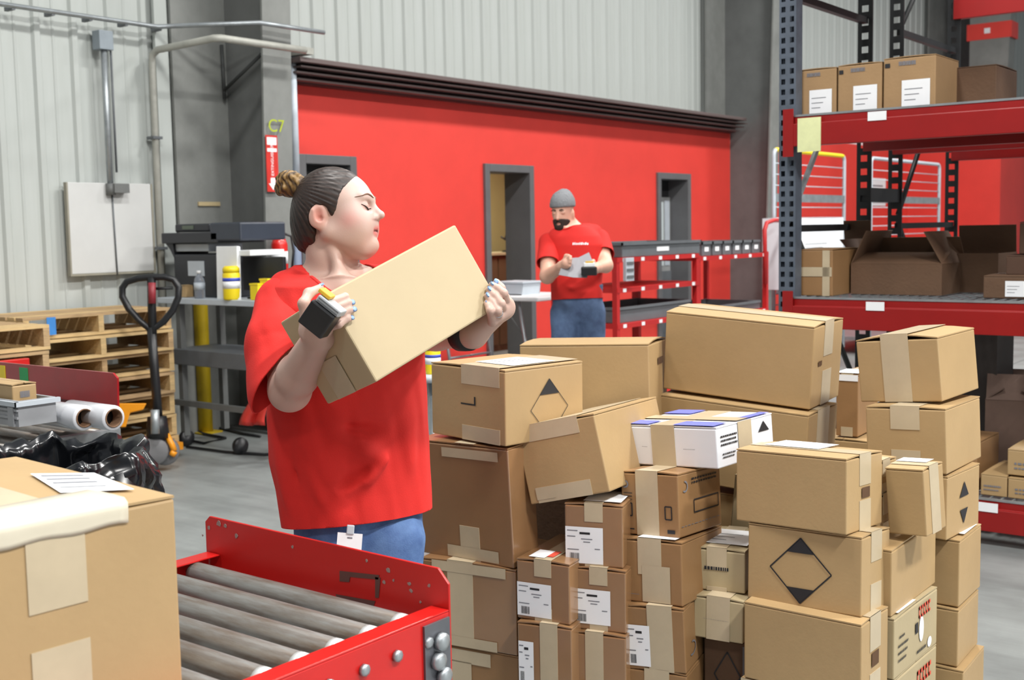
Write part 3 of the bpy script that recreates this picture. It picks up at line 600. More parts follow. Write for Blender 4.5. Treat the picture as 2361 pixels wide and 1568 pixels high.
for x in (0, 2.8):
    link('upright', pA, rk, (x, 0, 0)); link('upright', pB, rk, (x, 1.02, 0))
    link('upright', pB, rk2, (x, 0, 0)); link('upright', pB, rk2, (x, 1.07, 0))
    for r_, d in ((rk, 1.02), (rk2, 1.07)):
        for z in (1.46, 2.62, .35): MB().box((x - .018, .05, z), (x + .018, d, z + .035)).build('strut', M_rackdark, r_)
        for z0, z1, a, b in ((1.55, 2.1, .06, .55), (1.5, .5, .06, 1.0), (2.7, 3.6, .1, d)):
            MB().tube([(x, a, z0), (x, b, z1)], .017, 6).build('brace', mat('brace_grey', (186, 190, 194), .5, .1) if r_ is rk and z0 == 1.55 else M_rackdark, r_)
        MB().box((x - .07, -.05, 0), (x + .07, .13, .008)).build('foot_plate', M_rackdark, r_)
    MB().box((x - .03, 1.03, 1.62), (x + .03, 1.52, 1.70)).build('row_spacer', M_rackdark, rk)
def beam(r_, y, z1, hh, m, back=False):
    s = MB(); s.prism([(y - .045, z1 - hh), (y, z1 - hh), (y, z1), (y - .022, z1), (y - .022, z1 - .04), (y - .045, z1 - .04)] if not back else [(y, z1 - hh), (y + .045, z1 - hh), (y + .045, z1), (y, z1)], .0, 2.8, 'x')
    b = s.build('beam', m, r_, bevel=.003)
    return b
for z in (1.130, 2.035, 2.94, .215):
    b = beam(rk, -.005, z, .15 if z > 1 else .145, M_rackred)
    beam(rk, 1.0, z, .13, M_rackred, True)
    MB().box((0.0, -.052, z - .20), (.055, -.046, z + .035)).build('end_connector', M_rackred, b)
    MB().box((.05, -.03, z - .004), (2.76, -.018, z + .006)).build('beam_edge', M_galv, b)
    if z < 2.5:
        for x in ((.48, 1.32, 2.2) if z > 1 else (1.02, 1.9)):
            MB().box((x - .045, -.0535, z - .052), (x + .045, -.0505, z - .010)).build('bin_label', M_paper, b)
for z in (1.13, 2.035): beam(rk2, -.005, z, .13, M_rackred); beam(rk2, 1.05, z, .13, M_rackred, True)
beam(rk2, 1.05, 2.97, .13, M_rackred, True)
MB().box((.08, -.056, 1.855), (.20, -.0505, 2.02)).build('yellow_note', mat('pale_yellow_note', (226, 230, 176), .6), rk)
# wire decks
for z in (1.130, 2.035, .215):
    s = MB()
    for i in range(55): s.box((.06 + i * .05, -.02, z - .003), (.066 + i * .05, 1.0, z + .003))
    for j in range(9): s.box((.05, .02 + j * .12, z - .008), (2.76, .026 + j * .12, z - .003))
    d_ = s.build('wire_deck', M_galv, rk); d_['kind'] = 'stuff'
for z in (2.94,): MB().box((.05, .0, z), (2.76, 1.0, z + .012)).build('deck_sheet', M_rackred, rk)
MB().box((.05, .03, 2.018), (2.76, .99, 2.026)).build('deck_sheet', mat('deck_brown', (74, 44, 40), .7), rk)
for z in (2.02,): MB().box((.05, .03, z), (2.76, 1.0, z + .01)).build('deck_sheet', MATS['deck_brown'], rk2)
zt1, zt2, zt0 = 1.1345, 2.0395, .2195
# cartons on the top level
UL = dict(corner=False, seam='y', tape=(.12, 0), tapew=.07, group='cartons on the top rack level', mt=mat('kraft_upper', (164, 132, 94), .75, 0, .06, 4, bump=.1, bscale=70))
for i, lab in enumerate(('leftmost of the three white labelled cartons on the top rack beam', 'middle one of the three white labelled cartons on the top rack beam', 'rightmost of the three white labelled cartons on the top rack beam')):
    a, b = atY(*((1832, 200), (1931, 200), (2036, 200))[i], YB + .085), atY(*((1929, 200), (2034, 200), (2158, 200))[i], YB + .085)
    wx = b[0] - a[0] - .004; h = (.232, .235, .245)[i]
    carton(lab, ((a[0] + b[0]) / 2, YB + .085 + .17, zt2), 0, wx, .34, h, toptape=False, marks=(('white', 'front', .36, .03, .90, .55), ('block', 'front', .03, .82, .13, .90), ('text', 'front', .3, .84, .62, .92, 'grey')), **UL)
a = atY(2200, 200, YB + .5)
carton('dark shaded carton behind the labelled ones on the top rack level', (a[0] - .02, YB + .58, zt2), 0, .50, .36, .21, corner=False, seam='x', toptape=False, mt=M_cardshade, group='cartons on the top rack level')
# open and crushed cartons on the middle level
def open_box(label, x, y, z, l, w_, h, th=0, mt=None, flaps=(50, -35, 60, 40), group=None, marks=()):
    t = thing('open_box', label, 'box', (x, y, z), (0, 0, R(th)), group); mt = mt or M_cardshade; k = .005
    s = MB().box((-l/2, -w_/2, 0), (l/2, w_/2, k)).box((-l/2, -w_/2, k), (l/2, -w_/2 + k, h)).box((-l/2, w_/2 - k, k), (l/2, w_/2, h)).box((-l/2, -w_/2 + k, k), (-l/2 + k, w_/2 - k, h)).box((l/2 - k, -w_/2 + k, k), (l/2, w_/2 - k, h))
    s.build('carton_body', mt, t)
    for i, ang in enumerate(flaps):
        if ang is None: continue
        L_, D_ = (l, w_ * .42) if i < 2 else (w_, l * .4)
        M = {0: Matrix.Translation((0, -w_/2, h)), 1: Matrix.Translation((0, w_/2, h)) @ Matrix.Rotation(math.pi, 4, 'Z'), 2: Matrix.Translation((-l/2, 0, h)) @ Matrix.Rotation(-math.pi/2, 4, 'Z'), 3: Matrix.Translation((l/2, 0, h)) @ Matrix.Rotation(math.pi/2, 4, 'Z')}[i] @ Matrix.Rotation(-R(ang), 4, 'X')
        MB().box((-L_/2 + .003, -.002, 0), (L_/2 - .003, .002, D_), M).build('flap', mt, t)
    for mk in marks:
        d = Decal().on(mk[0], (l, w_, h), .001); d.rect(*mk[1:5]); d.mi = 1
        for q in (.3, .5, .7): d.rect(mk[1] + .03, mk[2] + (mk[4] - mk[2]) * q, mk[3] - .06, mk[2] + (mk[4] - mk[2]) * (q + .05), .0006)
        d.build('paper_label', [M_paper, M_greyink], t)
    return t
def px_box(pxl, pxr, yy): return atY(pxl, 640, yy)[0], atY(pxr, 640, yy)[0]
a, b = px_box(1838, 1922, YB + .09)
carton('worn brown carton with loose tape, at the left end of the middle rack level', ((a + b) / 2, YB + .09 + .2, zt1), 1, b - a - .02, .40, .235, corner=False, seam='x', mt=B_, tape=(0, 0), tapew=.06, marks=(('tape', 'front', .02, .42, .98, .62), ('tape', 'front', .70, .0, .92, .98)), group='boxes on the middle rack level')
a, b = px_box(1960, 2170, YB + .30)
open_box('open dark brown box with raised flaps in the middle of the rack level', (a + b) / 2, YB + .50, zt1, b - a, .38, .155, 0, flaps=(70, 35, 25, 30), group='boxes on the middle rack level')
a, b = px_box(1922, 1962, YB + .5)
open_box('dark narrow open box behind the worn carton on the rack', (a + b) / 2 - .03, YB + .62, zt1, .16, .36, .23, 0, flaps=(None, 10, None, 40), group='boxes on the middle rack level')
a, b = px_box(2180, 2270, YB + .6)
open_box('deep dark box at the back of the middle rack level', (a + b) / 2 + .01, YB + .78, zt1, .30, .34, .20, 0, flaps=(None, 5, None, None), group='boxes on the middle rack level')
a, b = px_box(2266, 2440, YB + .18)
carton('brown carton with a white label at the right of the middle rack level', ((a + b) / 2, YB + .36, zt1), 0, b - a, .34, .105, corner=False, seam='x', toptape=False, mt=M_cardshade, marks=(('white', 'front', .30, .08, .56, .78),), group='boxes on the middle rack level')
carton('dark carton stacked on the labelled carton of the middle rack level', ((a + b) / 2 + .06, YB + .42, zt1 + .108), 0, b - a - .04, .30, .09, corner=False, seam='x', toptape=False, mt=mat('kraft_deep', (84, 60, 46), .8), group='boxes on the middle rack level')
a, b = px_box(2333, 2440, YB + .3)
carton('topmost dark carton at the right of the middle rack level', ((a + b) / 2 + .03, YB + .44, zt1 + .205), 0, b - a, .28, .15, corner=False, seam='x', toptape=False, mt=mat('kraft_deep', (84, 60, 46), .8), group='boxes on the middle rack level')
# lower level: cartons and dark crumpled bags, pale sheet behind
a = atY(2262, 1080, YB + .04)[0]; b = atY(2325, 1080, YB + .04)[0]
for lab, x0_, x1_, z_, h_, dy in (('tan carton on the lowest rack beam, left of the pair', a, b - .005, zt0, .10, 0), ('tan carton on the lowest rack beam, right of the pair', b, b + .26, zt0, .095, 0), ('tan carton stacked on the right one of the lowest rack beam', b - .01, b + .25, zt0 + .105, .12, .02)):
    carton(lab, ((x0_ + x1_) / 2, YB + .23 + dy, z_), 0, x1_ - x0_, .38, h_, corner=False, seam='x', toptape=False, mt=M_card, marks=(('text', 'front', .12, .42, .8, .5, 'grey'), ('text', 'front', .12, .25, .7, .31, 'grey')), group='cartons on the lowest rack beam')
a = atY(2280, 870, YB + .75)
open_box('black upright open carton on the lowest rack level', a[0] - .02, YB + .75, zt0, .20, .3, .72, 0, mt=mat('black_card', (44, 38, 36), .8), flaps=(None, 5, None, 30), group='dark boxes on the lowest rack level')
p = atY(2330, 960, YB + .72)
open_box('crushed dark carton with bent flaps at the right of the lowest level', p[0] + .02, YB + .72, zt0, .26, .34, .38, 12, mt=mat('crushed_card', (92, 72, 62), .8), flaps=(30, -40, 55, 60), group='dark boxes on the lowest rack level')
carton('brown carton on the lowest level behind the right stack of the pile', (atY(2225, 1020, YB + .25)[0], YB + .25, zt0), 0, .22, .36, .235, corner=False, seam='x', toptape=False, mt=M_cardb, group='cartons on the lowest rack beam')
# ================================================================== left side: pallets, jack, bench, second conveyor
# ---- wall board, conduit, pipes
p = atX(155, 420, WX + .03); q = atX(356, 624, WX + .03)
bd = thing('wall_board', 'blank white board with a thin frame on the ribbed wall', 'board', (WX + .0, (p[1] + q[1]) / 2, (p[2] + q[2]) / 2))
hw, hh = (q[1] - p[1]) / 2, (p[2] - q[2]) / 2
MB().box((.0, -hw, -hh), (.03, hw, hh)).build('board_face', mat('board_white', (200, 201, 200), .5, 0, .03, 3), bd, bevel=.004)
fm = mat('board_frame', (150, 146, 132), .6)
for nm, a, b in (('frame_side', (-hw - .012, -hh), (-hw, hh)), ('frame_side', (hw, -hh), (hw + .012, hh)), ('frame_rail', (-hw - .012, -hh - .014), (hw + .012, -hh))):
    MB().box((.0, a[0], a[1]), (.034, b[0], b[1])).build(nm, fm, bd)
c0 = atX(240, 95, WX + .06); c1_ = atX(262, 430, WX + .06)
cd = thing('wall_conduit', 'grey conduit running down the ribbed wall from a junction box to the white board', 'conduit', (WX + .0, c0[1], 0))
MB().tube([(.05, .0, c0[2] - .05), (.05, .0, c1_[2] + .0)], .021).build('pipe', M_galv, cd)
MB().tube([(.05, .055, c0[2] - .05), (.05, .055, c1_[2] + .1)], .008).build('cable', M_trayg, cd)
MB().box((.0, -.055, c0[2] - .06), (.09, .055, c0[2] + .07)).build('junction_box', mat('junction_grey', (138, 148, 156), .5), cd, bevel=.004)
f_ = MB().tube([(.05, 0, c1_[2] + .02), (.05, 0, c1_[2] - .06)], .034).box((.02, .0, c1_[2] - .045), (.10, .12, c1_[2] + .02)).build('outlet_fitting', M_dkgrey, cd)
MB().tube([(.035, .02, c1_[2] - .06), (.035, .03, q[2] - .02)], .006).build('thin_cord', M_trayg, cd)
# upper pipe with stand-offs
ys_ = [atX(x, y_, WX + .09) for x, y_ in ((-60, 3), (150, 26), (330, 50), (520, 56), (680, 70))]
up_ = thing('wall_pipe', 'thin pale pipe on stand-offs along the top of the ribbed wall', 'pipe', (WX, 0, 0))
pts = [(.09, v[1], v[2]) for v in ys_[:3]] + [(.80, 6.05 + .06, ys_[3][2] + .06), (.80, 6.6, ys_[3][2] + .05)]
pts = [(.09, 3.2, 3.0), (.09, 5.3, 3.0), (.30, 5.42, 3.0), (.74, 5.70, 3.0), (.76, 6.30, 3.0)]
MB().tube(pts, .017).build('pipe', M_galv, up_)
for k in range(8): MB().box((0, 3.35 + k * .28, 2.975), (.095, 3.375 + k * .28, 3.0)).build('stand_off', M_trayg, up_)
# bent pipe round the column
bp_ = thing('bent_pipe', 'pale pipe rising up the wall and bending round the first grey column', 'pipe', (WX, 5.27, 0))
MB().tube([(.05, 0, .02), (.05, 0, 2.74), (.06, 0, 2.80), (.12, 0, 2.83), (.76, 0, 2.84), (.80, .03, 2.84), (.80, .80, 2.84)], .026).build('pipe', M_pipe, bp_)
for z in (.6, 1.4, 2.2): MB().box((.0, -.04, z), (.082, .04, z + .02)).build('pipe_clip', M_trayg, bp_)
MB().box((.0, .05, 0), (.03, .16, 8.6)).build('flashing', M_white, bp_)
# white downpipe at the end of the red wall, blue-grey below
a = atX(677, 250, RX + .2)
dp = thing('downpipe', 'pale vertical pipe in front of the left end of the red office wall', 'pipe', (RX + .2, a[1], 0))
MB().tube([(0, 0, 1.93), (0, 0, 2.88)], .032, 12).build('upper_pipe', mat('pale_blue_pipe', (206, 216, 226), .4), dp)
MB().tube([(0, -.03, .0), (0, -.03, 1.95)], .045, 12).build('lower_pipe', mat('blue_grey_pipe', (120, 134, 160), .45), dp)
MB().box((-.2, -.045, 2.87), (.2, .045, 2.92)).build('top_plate', M_pipe, dp)
# sign and text on the column
def text(body, size, M, m, parent, name='lettering', ext=.001):
    cu = bpy.data.curves.new(name, 'FONT'); cu.body = body; cu.size = size; cu.extrude = ext; cu.align_x = 'CENTER'; cu.align_y = 'CENTER'
    tmp = bpy.data.objects.new(name, cu); COL.objects.link(tmp); dg = bpy.context.evaluated_depsgraph_get()
    me = bpy.data.meshes.new_from_object(tmp.evaluated_get(dg)); me.name = name; bpy.data.objects.remove(tmp)
    me.materials.clear(); me.materials.append(m); o = link(name, me, parent); o.matrix_local = M; return o
faceX = Matrix(((0, 0, 1, 0), (1, 0, 0, 0), (0, 1, 0, 0), (0, 0, 0, 1)))       # text in the y-z plane facing +x
XF = WX + .03 + .50 + .03 * 2.2 + .028
a = atX(633, 292, XF)
text('C7', .13, Matrix.Translation((.614, float(a[1]) - 5.94, float(a[2]))) @ faceX, mat('lime_paint', (176, 190, 40), .5), c1)
a, b = atX(627, 312, XF + .01), atX(624, 442, XF + .01)
sg = thing('fire_extinguisher_sign', 'tall narrow red sign with white letters and down arrow on the grey column', 'sign', (a[0] - .005, (a[1] + b[1]) / 2 + .01, (a[2] + b[2]) / 2))
hh = (a[2] - b[2]) / 2
MB().box((0, -.055, -hh), (.006, .055, hh)).build('sign_plate', mat('sign_red', (206, 52, 44), .4), sg)
MB().box((.0062, -.045, hh - .07), (.007, .045, hh - .015)).build('white_symbol', M_paper, sg)
MB().box((.0062, -.045, hh - .12), (.007, .045, hh - .095)).build('white_symbol', M_paper, sg)
MB().prism([(-.022, -hh + .10), (.022, -hh + .10), (.022, -hh + .06), (.042, -hh + .06), (0, -hh + .012), (-.042, -hh + .06), (-.022, -hh + .06)][::-1], .0062, .007, 'x').build('arrow', M_paper, sg)
text('FIRE EXTINGUISHER', .034, Matrix.Translation((.0065, 0, -.01)) @ faceX @ Matrix.Rotation(R(90), 4, 'Z'), M_paper, sg)
ex = thing('fire_extinguisher', 'red fire extinguisher hanging on the column behind the woman', 'extinguisher', (XF + .07, a[1] - .02, 1.12))
MB().lathe([(.0, 0), (.055, .0), (.06, .02), (.06, .30), (.045, .345), (.02, .365), (0, .365)], n=20).build('cylinder', mat('ext_red', (214, 36, 30), .3, coat=.3), ex)
MB().lathe([(.0605, .16), (.0605, .25)], n=20).build('label_band', M_paper, ex)
MB().lathe([(0, .36), (.02, .36), (.022, .40), (0, .405)], n=12).box((-.01, -.06, .40), (.01, .05, .415)).tube([(0, -.05, .415), (0, -.02, .44), (0, .05, .45)], .008).build('valve', M_galv, ex)
MB().tube([(0, .03, .385), (.02, .10, .36), (.03, .11, .25), (.05, .07, .12)], .01).build('hose', M_black, ex)

# ---- pallets
PL, PW = .535, .30
deck = MB().box((-PL, -.04, 0), (PL, .04, .018)).mesh('deck_board', M_wood); deck2 = MB().box((-PL, -.04, 0), (PL, .04, .018)).mesh('deck_board', M_wood2)
stringer = MB().box((-.019, -PW, .018), (.019, PW, .122)).mesh('stringer', M_wood)
stringer2 = MB().box((-.019, -PW, .018), (.019, PW, .122)).mesh('stringer', M_wood2)
PH = .146
stringer_long = MB().box((-.019, -.62, .018), (.019, .62, .122)).mesh('stringer', M_wood2)
def pallet(label, loc, rz, rnd, group, PW=PW, n=6):
    t = thing('wooden_pallet', label, 'pallet', loc, (0, 0, rz), group)
    for x in (-PL + .02, 0, PL - .02): link('stringer', rnd.choice((stringer, stringer2)) if PW < .5 else stringer_long, t, (x, 0, 0))
    for k in range(n): link('deck_board', rnd.choice((deck, deck2)), t, (0, -PW + .04 + k * (2 * PW - .08) / (n - 1), .122), (0, 0, rnd.uniform(-.006, .006)))
    for y in (-PW + .04, 0, PW - .04): link('deck_board', rnd.choice((deck, deck2)), t, (0, y, 0))
    return t
rnd = random.Random(5)
ords = ('lowest', 'second from the floor', 'third from the floor', 'fourth from the floor', 'third from the top', 'second from the top', 'topmost')
for i in range(7):
    pallet('wooden pallet, %s in the stack behind the pallet jack' % ords[i], (-7.03 + rnd.uniform(-.015, .015), 4.36 + rnd.uniform(-.015, .015), i * PH), R(90), rnd, 'pallets stacked behind the jack')
for i in range(7):
    pallet("wooden pallet, %s in the stack at the photo's left edge" % ords[i], (-6.72 + rnd.uniform(-.02, .02), 3.09 + rnd.uniform(-.015, .015), i * PH), R(90), rnd, 'pallets stacked at the left', .62, 11)
p = atX(60, 795, -6.55)
tag(MB().box((-.02, -.36, -.055), (.02, .36, .055)).build('red_bar', M_conv, None, (-6.075, 3.1, .79), bevel=.004), 'red steel bar leaning on the left pallets', 'bar')
tag(MB().prism([(-.03, -.055), (.03, -.055), (.03, .055), (-.03, .055)], 0, .004, 'x').build('blue_tag', mat('sky_blue', (60, 130, 200), .5), None, tuple(atX(118, 752, -6.726))), 'small blue tag on the corner of the upper pallets', 'tag')

# ---- pallet jack
D_ = 7.55
def A(x, y, d=D_): return atd(x, y, d)
base = atz(368, 1073, 0)
pj = thing('pallet_jack', 'black and orange pallet jack standing upright in front of the pallets', 'pallet jack', base)
def J(x, y, d=D_): return sub(atd(x, y, d), base)
MB().tube([J(366, 985), J(356, 850), J(349, 755)], .030, 10).build('tiller_shaft', M_black, pj)
loop = [(349, 762), (322, 740), (297, 712), (282, 684), (282, 664), (292, 650), (318, 642), (349, 639), (380, 639), (401, 645), (412, 662), (411, 686), (398, 716), (377, 742)]
hd = MB().tube([J(*q) for q in loop], .022, 10, closed=True).build('handle_loop', M_black, pj)
MB().tube([J(349, 640), J(350, 700), J(352, 770)], .028, 10).build('handle_spine', M_black, hd)
MB().tube([J(350, 652, D_ - .04), J(351, 700, D_ - .04)], .024, 8).build('red_decal', mat('dull_red', (140, 40, 50), .5), hd)
MB().tube([J(351, 666), J(398, 664)], .01, 6).build('release_lever', M_black, hd)
MB().tube([J(364, 1010), J(362, 960)], [.075, .06], 14).build('pump_body', M_black, pj)
MB().tube([J(358, 1000, D_ - .1), J(357, 945, D_ - .1)], .028, 12).build('piston', M_galv, pj)
for sx in (-1, 1):
    MB().lathe([(.02, -.028), (.085, -.028), (.09, -.02), (.09, .02), (.085, .028), (.02, .028)], n=20, axis='x', M=Matrix.Rotation(R(-40), 3, 'Z')).build('steer_wheel', mat('wheel_grey', (112, 112, 114), .6), pj, sub(atd(368 + sx * 13, 1040, D_ + sx * .03), base))
q0, q1 = J(330, 950), J(278, 948)
fr = MB()
for poly in ([(272, 930), (338, 930), (330, 945), (300, 952), (290, 985), (274, 985)],):
    vs = [J(x, y, D_ - .12) for x, y in poly] + [J(x, y, D_ + .12) for x, y in poly]; n = len(poly)
    fr._add(vs, [tuple(range(n)), tuple(range(n, 2 * n))[::-1]] + [(i, n + i, n + (i + 1) % n, (i + 1) % n) for i in range(n)])
fr.build('lift_frame', M_orange, pj, bevel=.006)
MB().tube([J(384, 1002), J(396, 1025), J(402, 1040)], .020, 8).tube([J(402, 1040), J(396, 1050)], .022, 8).build('foot_pedal', M_orange, pj)
for s_ in (-.2, .2):
    MB().box((-.95, s_ - .08, .05), (-.12, s_ + .08, .10)).build('fork', M_orange, pj)
# ---- second conveyor at the left edge, with things on it
Y2 = 2.5
cz = float(atY(0, 835, Y2)[2])
k2 = thing('roller_conveyor', 'second conveyor at the left edge with a dark red end plate', 'conveyor', (-4.2, Y2, 0))
pl_ = [(0, 835), (262, 860), (272, 872), (272, 936), (0, 918)]
P_ = [(atY(x, y, Y2)[0] + 4.2, atY(x, y, Y2)[2]) for x, y in [(-80, 827)] + pl_[1:4] + [(-80, 990), ]]
P_ = [(P_[0][0], P_[0][1]), P_[1], P_[2], (P_[3][0], P_[3][1] - .06), (P_[0][0], P_[3][1] - .06)]
ep = MB().prism(P_[::-1], -.004, .004, 'y').build('end_plate', mat('dark_red_plate', (158, 26, 32), .3, coat=.3), k2)
def strip(xa, xb, m):
    a_, b_ = atY(xa, 880, Y2)[0] + 4.2, atY(xb, 880, Y2)[0] + 4.2
    MB().box((a_, -.006, cz - .13), (b_, -.0042, cz - .012)).build('tape_mark', m, ep)
strip(-6, 16, M_yellow); strip(49, 68, mat('green_tape', (40, 160, 90), .5))
MB().box((P_[0][0], -.012, cz - .125), (P_[2][0], -.0042, cz - .118)).build('seam_strip', mat('seam_dark', (70, 16, 20), .5), ep)
zb = cz - .20
for ya in (-.9, ):
    MB().box((P_[0][0], -1.1, zb - .1), (P_[0][0] + .04, .0, zb)).build('side_rail', M_galv, k2); MB().box((P_[2][0] - .04, -1.1, zb - .1), (P_[2][0], .0, zb)).build('side_rail', M_galv, k2)
r2 = MB().lathe([(0, 0), (.022, 0), (.022, P_[2][0] - P_[0][0] - .08), (0, P_[2][0] - P_[0][0] - .08)], n=12, axis='x').mesh('roller', M_steel)
for k in range(12): link('roller', r2, k2, (P_[0][0] + .04, -.06 - k * .088, zb - .022))
for x in (P_[0][0], P_[2][0] - .04):
    for y in (-1.05, -.1): MB().box((x, y, 0), (x + .04, y + .04, zb - .1)).build('leg', M_galv, k2)
for i, (x1, xe, lab) in enumerate(((100, 195, 'white stretch wrap roll lying left of the other on the second conveyor'), (205, 262, 'white stretch wrap roll with its open end beside the orange jack frame'))):
    yy = 2.30 + .06 * i; e = atY(xe, 964, yy); r_ = .045; s0 = atY(x1 - (40 if i else 0), 955, yy)[0]
    w_ = thing('film_roll', lab, 'roll', (e[0], yy, e[2]), group='stretch wrap rolls')
    MB().lathe([(r_ * .68, s0 - e[0]), (r_, s0 - e[0]), (r_, -.004), (r_ * .96, 0), (r_ * .68, 0)], n=24, axis='x', caps=False).build('film', mat('wrap_film', (206, 208, 214), .25, 0, .03, 6, coat=.3), w_)
    MB().lathe([(r_ * .66, s0 - e[0] - .012), (r_ * .74, s0 - e[0] - .012), (r_ * .74, .004), (r_ * .66, .004), (r_ * .66, s0 - e[0] - .012)], n=20, axis='x', caps=False).build('core', mat('card_core', (112, 82, 58), .8), w_)
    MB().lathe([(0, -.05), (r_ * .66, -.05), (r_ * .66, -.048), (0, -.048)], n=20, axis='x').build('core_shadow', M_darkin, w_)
a_, b_ = atY(-110, 905, 2.1), atY(44, 985, 2.1)
tt = thing('grey_tote', 'grey plastic tote on the second conveyor, in front of the wrap rolls', 'tote', ((a_[0] + b_[0]) / 2, 2.1, b_[2]))
w2, h2 = (b_[0] - a_[0]) / 2, a_[2] - b_[2]
tm = mat('tote_grey', (150, 152, 156), .45, 0, .08, 5)
MB().box((-w2, 0, 0), (w2, .14, .01)).box((-w2, 0, .01), (w2, .012, h2)).box((-w2, .128, .01), (w2, .14, h2)).box((-w2, .012, .01), (-w2 + .012, .128, h2)).box((w2 - .012, .012, .01), (w2, .128, h2)).build('tote_body', tm, tt)
MB().box((-w2 - .01, -.012, h2 - .018), (w2 + .01, .0, h2 - .002)).box((w2, -.012, h2 - .018), (w2 + .012, .152, h2 - .002)).build('rim', M_lightgrey, tt)
MB().box((w2 - .055, -.008, 0), (w2 - .02, 0, h2 - .02)).build('rib', tm, tt); MB().box((-.02, -.008, 0), (.01, 0, h2 - .02)).build('rib', tm, tt)
for zz_ in (.3, .6): MB().box((-w2, -.006, h2 * zz_), (w2, 0, h2 * zz_ + .008)).build('ridge', tm, tt)
a_, b_ = atY(-95, 880, 2.1), atY(14, 930, 2.1)
carton('small tan carton cut by the left edge, standing in the grey tote', ((a_[0] + b_[0]) / 2, 2.17, tt.location.z + .011), 0, b_[0] - a_[0], .09, h2 + .038, corner=False, seam='x', toptape=False, marks=(('text', 'side', .3, .62, .7, .8, 'grey'),), group=None)
# ---- black bin bag over a bin
bc = atd(112, 1046, 3.25); zr = float(bc[2]) - .008
bb = thing('bin_bag', 'shiny black bin bag crumpled over a bin behind the foreground carton', 'bag', (bc[0], bc[1], 0))
bn = bpy.data.meshes.new('bag_film'); rs_ = random.Random(11)
NA, prof = 96, [(.05, .25), (.14, .22), (.21, .35), (.24, .60), (.25, zr - .05), (.255, zr), (.27, zr + .015), (.285, zr), (.30, zr - .06), (.30, zr - .14), (.285, zr - .24), (.27, zr - .36), (.26, .35), (.25, .02)]
# refine profile
pr = []
for (r1, z1), (r2_, z2) in zip(prof, prof[1:]):
    for q in range(5): pr.append((r1 + (r2_ - r1) * q / 5, z1 + (z2 - z1) * q / 5))
pr.append(prof[-1]); vs = []; from mathutils import noise as mn
for r_, z_ in pr:
    for j in range(NA):
        a = 2 * math.pi * j / NA; v = Vector((math.cos(a) * r_, math.sin(a) * r_, z_))
        n1 = mn.noise(Vector((math.cos(a) * 3, math.sin(a) * 3, z_ * 5))); n2 = mn.noise(Vector((math.cos(a) * 9 + 5, math.sin(a) * 9, z_ * 9))); n3 = abs(mn.noise(Vector((math.cos(a) * 6 + 9, math.sin(a) * 6, z_ * 14))))
        amp = .5 + (z_ / zr)
        rr2 = r_ + (.035 * n1 + .016 * n2 - .03 * n3) * amp; vs.append((math.cos(a) * rr2 * 1.12, math.sin(a) * rr2 * .95, max(.004, z_ + (.04 * n1 + .02 * n2) * (z_ > .5))))
fs = [(i * NA + j, i * NA + (j + 1) % NA, (i + 1) * NA + (j + 1) % NA, (i + 1) * NA + j) for i in range(len(pr) - 1) for j in range(NA)]
bn.from_pydata(vs, [], fs); bn.materials.append(mat('bag_black', (22, 24, 28), .22, 0, .05, 6, spec=.7)); bn.polygons.foreach_set('use_smooth', [True] * len(fs)); link('bag_film', bn, bb)
# loose corner of film on the right
MBm = MB(); MBm.smooth = True; vs = []
for i in range(9):
    for j in range(7):
        u, v = i / 8, j / 6; a = -.75 + u * .9; r_ = .31 + .05 * v + .02 * math.sin(7 * u + 4 * v)
        vs.append((math.cos(a) * r_ * 1.1, math.sin(a) * r_, zr - .03 - .17 * v + .025 * math.sin(9 * u + 3 * v)))
MBm._add(vs, [(i * 7 + j, i * 7 + j + 1, (i + 1) * 7 + j + 1, (i + 1) * 7 + j) for i in range(8) for j in range(6)]); MBm.build('loose_film', MATS['bag_black'], bb)
MB().lathe([(0, .01), (.22, .01), (.24, .62), (.23, .62), (.21, .03), (0, .03)], n=24).build('bin', M_trayg, bb)

# ---- work bench beside the column
YW = 5.06
a_, b_ = atY(362, 688, YW), atY(655, 694, YW); zb = float(a_[2] + b_[2]) / 2
wb = thing('work_bench', 'steel work bench with pale top holding the printer', 'bench', ((a_[0] + b_[0]) / 2, YW, 0)); w2 = (b_[0] - a_[0]) / 2
MB().box((-w2, 0, zb - .04), (w2, .46, zb)).build('bench_top', M_lightgrey, wb, bevel=.004)
zs = float(atY(500, 812, YW + .02)[2])
MB().box((-w2 + .1, .02, zs - .11), (w2, .44, zs)).build('lower_shelf', M_trayg, wb, bevel=.004)
for x in (-w2 + .14, w2 - .06):
    for y in (.05, .40): MB().box((x, y, .08), (x + .045, y + .045, zb - .04)).build('leg', M_dkgrey, wb)
for x in (-w2 + .16, .08, w2 - .04):
    MB().lathe([(0, -.02), (.055, -.02), (.06, 0), (.055, .02), (0, .02)], n=16, axis='x').build('caster', M_black, wb, (x, .08, .06))
MB().box((-w2 + .1, .03, .30), (w2, .06, .34)).build('foot_rail', M_dkgrey, wb)
def pb(m, x0_, y0_, x1_, y1_, Y, dep, base):
    """box on the vertical plane y=Y covering a pixel rectangle, in coordinates relative to base"""
    p0, p1 = atY(x0_, y1_, Y), atY(x1_, y0_, Y); return m.box(sub((p0[0], Y, p0[2]), base), sub((p1[0], Y + dep, p1[2]), base))
YP = YW + .14
pbase = (atY(455, 685, YP)[0], YP, zb)
pn = thing('office_printer', 'black multifunction printer with raised scanner lid on the bench', 'printer', pbase)
def PB(nm, m, r, Y, dep, par, bev=.008): o = pb(MB(), *r, Y, dep, pbase).build(nm, m, par, bevel=bev); return o
Mp = mat('printer_black', (40, 42, 48), .45, 0, .05, 6); Mp2 = mat('printer_blue_black', (52, 58, 70), .4, 0, .05, 6)
p0 = atY(404, 690, YP); p1 = atY(498, 586, YP)
